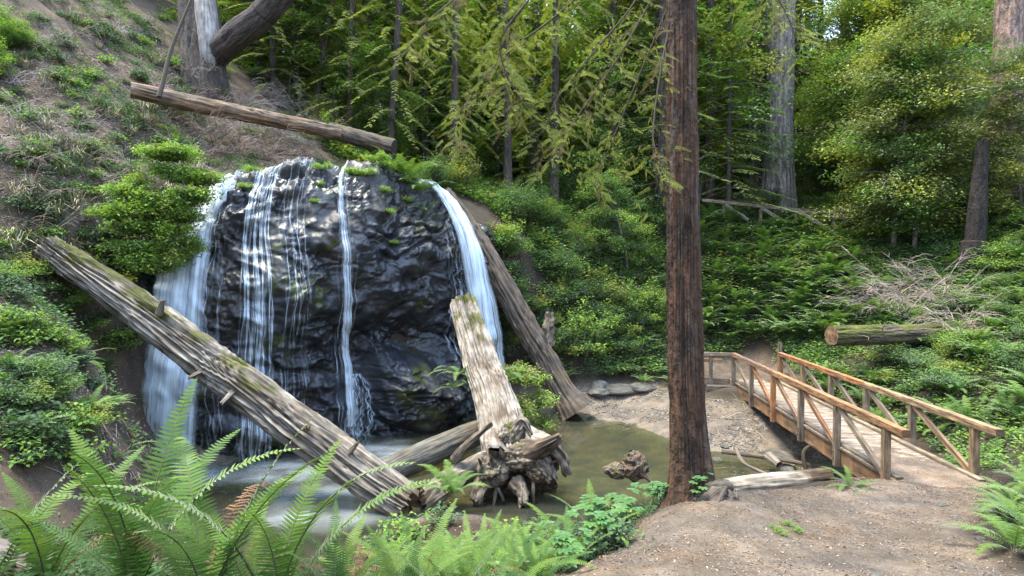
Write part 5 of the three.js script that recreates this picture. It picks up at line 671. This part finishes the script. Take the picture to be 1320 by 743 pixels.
// ------------------------------------------------------------------ dead brush, litter, foam
{
  const r = rng(3004);
  const brush = (name, label, group, c, n, size, col) => { const g = new Geo(); for (let k = 0; k < n; k++) { const az = r() * 6.28, el = 0.1 + 1.0 * r(), D = dirOf(az, el), L = size * (0.4 + 0.8 * r()), p0 = c.clone().add(V((r() - 0.5) * 0.5 * size, 0, (r() - 0.5) * 0.4 * size)), p1 = p0.clone().addScaledVector(D, L * 0.5), p2 = p0.clone().addScaledVector(D, L); p2.y -= L * 0.3 * r(); g.tube([p0, p1, p2], 0.011 * size, 0.003, 3, jit(col, r, 0.2)); for (let m = 0; m < 7; m++) { const t = 0.3 + 0.7 * r(), b = t < 0.5 ? p0.clone().lerp(p1, t * 2) : p1.clone().lerp(p2, t * 2 - 1), D2 = dirOf(az + (r() - 0.5) * 2.4, el - 0.9 * r()), q = b.clone().addScaledVector(D2, L * 0.22); q.y -= 0.05; g.tube([b, q, q.clone().addScaledVector(D2, L * 0.12).add(V(0, -0.08 * L, 0))], 0.005 * size, 0.002, 3, jit(col, r, 0.2)); } } return solo(name, g.make(), M.dead, label, 'dead brush', group); };
  for (const [px, py, s] of [[1135, 405, 1.9], [1165, 385, 2.0], [1200, 375, 1.8], [1110, 395, 1.4], [1225, 395, 1.6], [1240, 430, 1.6], [1180, 410, 1.7]]) { const p = hit(px, py, 12); if (p) brush('dead_brush', 'tangle of bare pinkish grey dead branches above the sawn log', 'dead brush above the sawn log', p, 34, s, [0.3, 0.24, 0.21]); }
  for (const [px, py, d, s] of [[300, 185, 17.5, 1.2], [340, 195, 18.5, 1.2], [380, 190, 20, 1.3], [270, 160, 18, 1.1], [420, 165, 22, 1.2], [230, 130, 19, 1.2]]) { const p = at(px, py, d); p.y = max(p.y - 0.3, gh(p.x, d)); brush('dead_brush', 'brown dead brush piled along the top of the rock', 'dead brush along the top of the rock', p, 44, s, [0.17, 0.125, 0.1]); }
  for (const [a, b, c, rad] of [[[205, 125, 16.5], [222, 60, 16.8], [250, -10, 17], 0.07], [[60, 250, 13], [25, 200, 13.4], [10, 150, 13.8], 0.03], [[40, 480, 9.8], [80, 545, 9.4], [130, 575, 9.2], 0.02]]) { const g = new Geo(); g.tube(new THREE.CatmullRomCurve3([at(...a), at(...b), at(...c)]).getPoints(14), rad, rad * 0.5, 7, [0.07, 0.055, 0.04], 0.25, 3); solo('dead_branch', g.make(), M.dead, rad > 0.05 ? 'thin dark sapling leaning over the orange brown log' : rad > 0.025 ? 'thin bare dead branch on the litter covered hillside' : 'bare twig trailing down the mossy bank', 'branch'); }
  for (let k = 0; k < 26; k++) { const p = hit(10 + 250 * r(), 15 + 300 * r(), 8); if (p && p.x < -8) brush('dead_brush', 'small tangle of dead twigs lying on the litter covered hillside', 'dead twigs on the hillside', p, 16, 0.7 + 0.5 * r(), r() < 0.5 ? [0.2, 0.155, 0.125] : [0.27, 0.235, 0.21]); }
  for (let k = 0; k < 26; k++) { const p = hit(225 + 190 * r(), 95 + 100 * r(), 12); if (p && -p.z < 30) brush('dead_brush', 'grey brown dead brush on the slope under the huge old tree', 'dead brush under the huge old tree', p, 26, 0.9 + 0.6 * r(), r() < 0.5 ? [0.19, 0.145, 0.115] : [0.25, 0.215, 0.19]); }
  for (let k = 0; k < 16; k++) { const p = hit(230 + 170 * r(), 90 + 90 * r(), 12); if (p && -p.z < 30) shrub('small', k, p, 0.5 + 0.4 * r(), 'low green shrub on the slope under the huge old tree', 'shrubs under the huge old tree'); }
  const tuft = [0, 1].map((k) => { const g = new Geo(); for (let m = 0; m < 60; m++) { const a = r() * 6.28, D = dirOf(a, 0.5 + 0.8 * r()), L = 0.3 + 0.35 * r(), b = V((r() - 0.5) * 0.12, 0, (r() - 0.5) * 0.12), q = b.clone().addScaledVector(D, L * 0.6), t = b.clone().addScaledVector(D, L); t.y -= 0.2 * L + 0.1; const c = jit(k ? [0.2, 0.22, 0.1] : [0.28, 0.25, 0.17], r, 0.25), s = V(-sin(a), 0, cos(a)).multiplyScalar(0.006), i0 = g.v(b.x - s.x, b.y, b.z - s.z, c), i1 = g.v(b.x + s.x, b.y, b.z + s.z, c), i2 = g.v(q.x + s.x, q.y, q.z + s.z, c), i3 = g.v(q.x - s.x, q.y, q.z - s.z, c), i4 = g.v(t.x, t.y, t.z, c); g.q(i0, i1, i2, i3); g.t(i3, i2, i4); } return g.make(); });
  for (let k = 0; k < 70; k++) { const p = hit(5 + 255 * r(), 60 + 280 * r(), 8); if (p && p.x < -8) { const m = solo('grass_tuft', tuft[k % 2], M.dead, k % 2 ? 'drooping pale green grass tuft on the litter covered hillside' : 'drooping dry straw coloured grass tuft on the litter covered hillside', 'grass', k % 2 ? 'green grass tufts on the hillside' : 'dry grass tufts on the hillside'); m.position.copy(p); m.rotation.y = r() * 6; m.scale.setScalar(0.8 + 0.8 * r()); } }
  // scattered litter: curled dead leaves, needles and twigs
  const curl = new Geo(); curl.leaf(V(-0.5, 0, 0), V(1, 0, 0), UP, 1, 0.42, [1, 1, 1], 0.35); const leafG = curl.make(), tw = new Geo(); tw.tube([V(-0.5, 0, 0), V(0, 0.03, 0.03), V(0.5, 0, 0)], 0.02, 0.012, 3, [1, 1, 1]); const twigG = tw.make();
  function litter(name, label, geo, n, pick, size, cols) { const m = new THREE.InstancedMesh(geo, M.dead, n), q = new THREE.Object3D(), c = new THREE.Color(); let k = 0; for (let tries = 0; k < n && tries < n * 8; tries++) { const p = pick(); if (!p) continue; const [x, d] = p, e = 0.06, y = gh(x, d); q.position.set(x, y + 0.006, -d); q.up.set(-(gh(x + e, d) - y) / e, 1, (gh(x, d + e) - y) / e).normalize(); q.quaternion.setFromUnitVectors(UP, q.up); q.rotateY(r() * 6.28); q.rotateX((r() - 0.5) * 0.7); q.rotateZ((r() - 0.5) * 0.6); const s = size * (0.5 + r()); q.scale.set(s, s, s); q.updateMatrix(); m.setMatrixAt(k, q.matrix); const a = jit(cols[floor(r() * cols.length)], r, 0.3); m.setColorAt(k, c.setRGB(...a)); k++; } m.count = k; m.name = name; m.castShadow = m.receiveShadow = true; scene.add(m); tag(m, label, 'litter', null, 'stuff'); }
  const onTrail = () => { const d = 4.6 + 5.6 * r(), x = lerp(poly(TRAIL_L, d) - 0.3, poly(TRAIL_R, d) + 0.3, r()); return fbm(x * 1.1, d * 1.1, 51, 3) > -0.3 + 0.55 * r() ? [x, d] : null; };
  litter('fallen_leaves', 'small dead leaves scattered over the dirt path', leafG, 3600, onTrail, 0.03, [[0.22, 0.15, 0.1], [0.25, 0.2, 0.155], [0.13, 0.08, 0.05], [0.28, 0.23, 0.19]]);
  litter('fallen_twigs', 'thin twigs and needles scattered over the dirt path', twigG, 5200, onTrail, 0.07, [[0.12, 0.085, 0.06], [0.3, 0.22, 0.16], [0.2, 0.11, 0.06]]);
  const onHill = () => { const x = -6 - 9 * r(), d = 8 + 15 * r(); return fbm(x * 0.9, d * 0.9, 41, 3) > -0.22 + 0.4 * r() ? [x, d] : null; };
  litter('hillside_leaves', 'dead leaves lying over the steep hillside', leafG, 17000, onHill, 0.075, [[0.26, 0.2, 0.15], [0.3, 0.26, 0.23], [0.15, 0.1, 0.07], [0.22, 0.19, 0.17]]);
  litter('hillside_twigs', 'dead twigs lying over the steep hillside', twigG, 9000, onHill, 0.32, [[0.14, 0.1, 0.075], [0.3, 0.25, 0.21], [0.22, 0.17, 0.13]]);
  litter('bank_leaves', 'dead leaves and needles on the bank under the ferns', leafG, 5000, () => { const d = 3 + 8 * r(), x = -6 + 8 * r(); return trailness(x, d) < 0.5 ? [x, d] : null; }, 0.05, [[0.2, 0.12, 0.07], [0.3, 0.22, 0.15], [0.12, 0.08, 0.05]]);
  const peb = new THREE.IcosahedronGeometry(0.5, 1); { const p = peb.attributes.position; for (let i = 0; i < p.count; i++) { const s = 1 + 0.35 * noise(p.getX(i) * 2.3, p.getY(i) * 2.3, p.getZ(i) * 2.3); p.setXYZ(i, p.getX(i) * s, p.getY(i) * s * 0.6, p.getZ(i) * s); } peb.setAttribute('color', new THREE.Float32BufferAttribute(new Array(p.count * 3).fill(1), 3)); peb.computeVertexNormals(); }
  const onSand = () => { const x = 1.5 + 7 * r(), d = 11 + 10 * r(), h = gh(x, d); return h > -0.12 && h < 0.8 && fbm(x * 0.8, d * 0.8, 61, 3) > -0.15 + 0.35 * r() ? [x, d] : null; };
  litter('gravel', 'loose gravel strewn over the sandy stream bank', peb, 2600, onSand, 0.05, [[0.15, 0.14, 0.125], [0.1, 0.092, 0.08], [0.065, 0.06, 0.053], [0.19, 0.175, 0.155]]);
  litter('stream_twigs', 'washed up twigs and bark on the sandy stream bank', twigG, 900, onSand, 0.4, [[0.14, 0.1, 0.075], [0.26, 0.2, 0.15], [0.09, 0.065, 0.05]]);
  // ground cover that closes the gaps on the slopes
  const cov = new Geo(); for (let k = 0; k < 26; k++) { const a = r() * 6.28, b = V(cos(a) * 0.3 * r(), 0.04 + 0.2 * r(), sin(a) * 0.3 * r()); cov.leaf(b, dirOf(r() * 6.28, (r() - 0.5) * 0.8), V(r() - 0.5, 1, r() - 0.5), 0.07 + 0.05 * r(), 0.05, [1, 1, 1]); } const covG = cov.make();
  function cover(name, label, n, pick, size, cols) { const m = new THREE.InstancedMesh(covG, M.leaf, n), q = new THREE.Object3D(), c = new THREE.Color(); let k = 0; for (let t = 0; k < n && t < n * 6; t++) { const p = pick(); if (!p) continue; q.position.set(p[0], gh(p[0], p[1]), -p[1]); q.rotation.set(0, r() * 6.28, 0); q.scale.setScalar(size * (0.6 + 0.8 * r())); q.updateMatrix(); m.setMatrixAt(k, q.matrix); m.setColorAt(k++, c.setRGB(...jit(cols[floor(r() * cols.length)], r, 0.3))); } m.count = k; m.name = name; scene.add(m); m.castShadow = m.receiveShadow = true; tag(m, label, 'ground cover', null, 'stuff'); }
  cover('slope_ground_cover', 'low leafy ground cover on the slope beyond the pool and bridge', 11000, () => { const x = 0.5 + 22 * r(), d = 19 + 14 * r(); return gh(x, d) > 0.95 && !(d < 22.5 && x > 6.2 && x < 10.2) ? [x, d] : null; }, 1.1, [GREEN.shrub, GREEN.fern, GREEN.deep, GREEN.bright]);
  cover('plateau_ground_cover', 'low leafy ground cover under the forest above the falls', 9000, () => { const x = -16 + 34 * r(), d = 23.5 + 30 * r() ** 1.5; return x < -9 && d < 26 ? null : [x, d]; }, 1.6, [GREEN.shrub, GREEN.bright, GREEN.yellow, GREEN.fern]);
  cover('bank_ground_cover', 'low leafy ground cover on the banks behind the bridge and the path', 3200, () => { const x = 5 + 12 * r(), d = 4 + 17 * r(); return trailness(x, d) < 0.05 && x > 0.093 * d + 8 && gh(x, d) > 0.7 ? [x, d] : null; }, 0.9, [GREEN.shrub, GREEN.fern, GREEN.bright]);
  cover('hillside_ground_cover', 'sparse blue green ground cover on the steep hillside', 2200, () => { const x = -6.2 - 12 * r(), d = 7.5 + 16 * r(); return noise(x * 0.6, d * 0.6, 33) > -0.05 ? [x, d] : null; }, 0.75, [GREEN.blue, GREEN.fern, GREEN.shrub]);
  cover('near_bank_ground_cover', 'low green ground cover between the near ferns', 800, () => { const x = -6 + 8.5 * r(), d = 3.5 + 6 * r(); return trailness(x, d) < 0.03 && gh(x, d) > 0.35 ? [x, d] : null; }, 0.6, [GREEN.fern, GREEN.fern, GREEN.deep]);
  // foam where the falls meet the pool
  const foamA = tex(256, (u, v) => { const e = 1 - hypot(u * 2 - 1, v * 2 - 1) + 0.5 * pf(u, v, 3, 4), a = clamp((0.5 + 0.9 * pf(u, v, 5, 4)) * smooth(0, 0.75, e)); return [a, a, a]; }), foamM = new THREE.MeshPhysicalMaterial({ color: new THREE.Color().setRGB(0.75, 0.86, 0.95), alphaMap: foamA, transparent: true, opacity: 0.3, roughness: 0.6 });
  for (const [px, d, w, h, label] of [[245, 13.4, 3.4, 2.4, 'milky foam at the foot of the broad waterfall'], [370, 13.7, 3.4, 2.4, 'milky foam at the foot of the lacy trickle'], [485, 15.1, 4.2, 2.6, 'milky foam under the single narrow ribbon of water'], [430, 11.8, 4.4, 3.4, 'thin foam drifting beside the half sunk log']]) { const g = new THREE.PlaneGeometry(w, h, 20, 20); g.rotateX(-PI / 2); const m = solo('foam', g, foamM, label, 'foam', null, 'stuff'); m.position.set((px - 660) / F * d, 0.03 + px * 2e-5, -d); }
}
renderer.render(scene, camera);
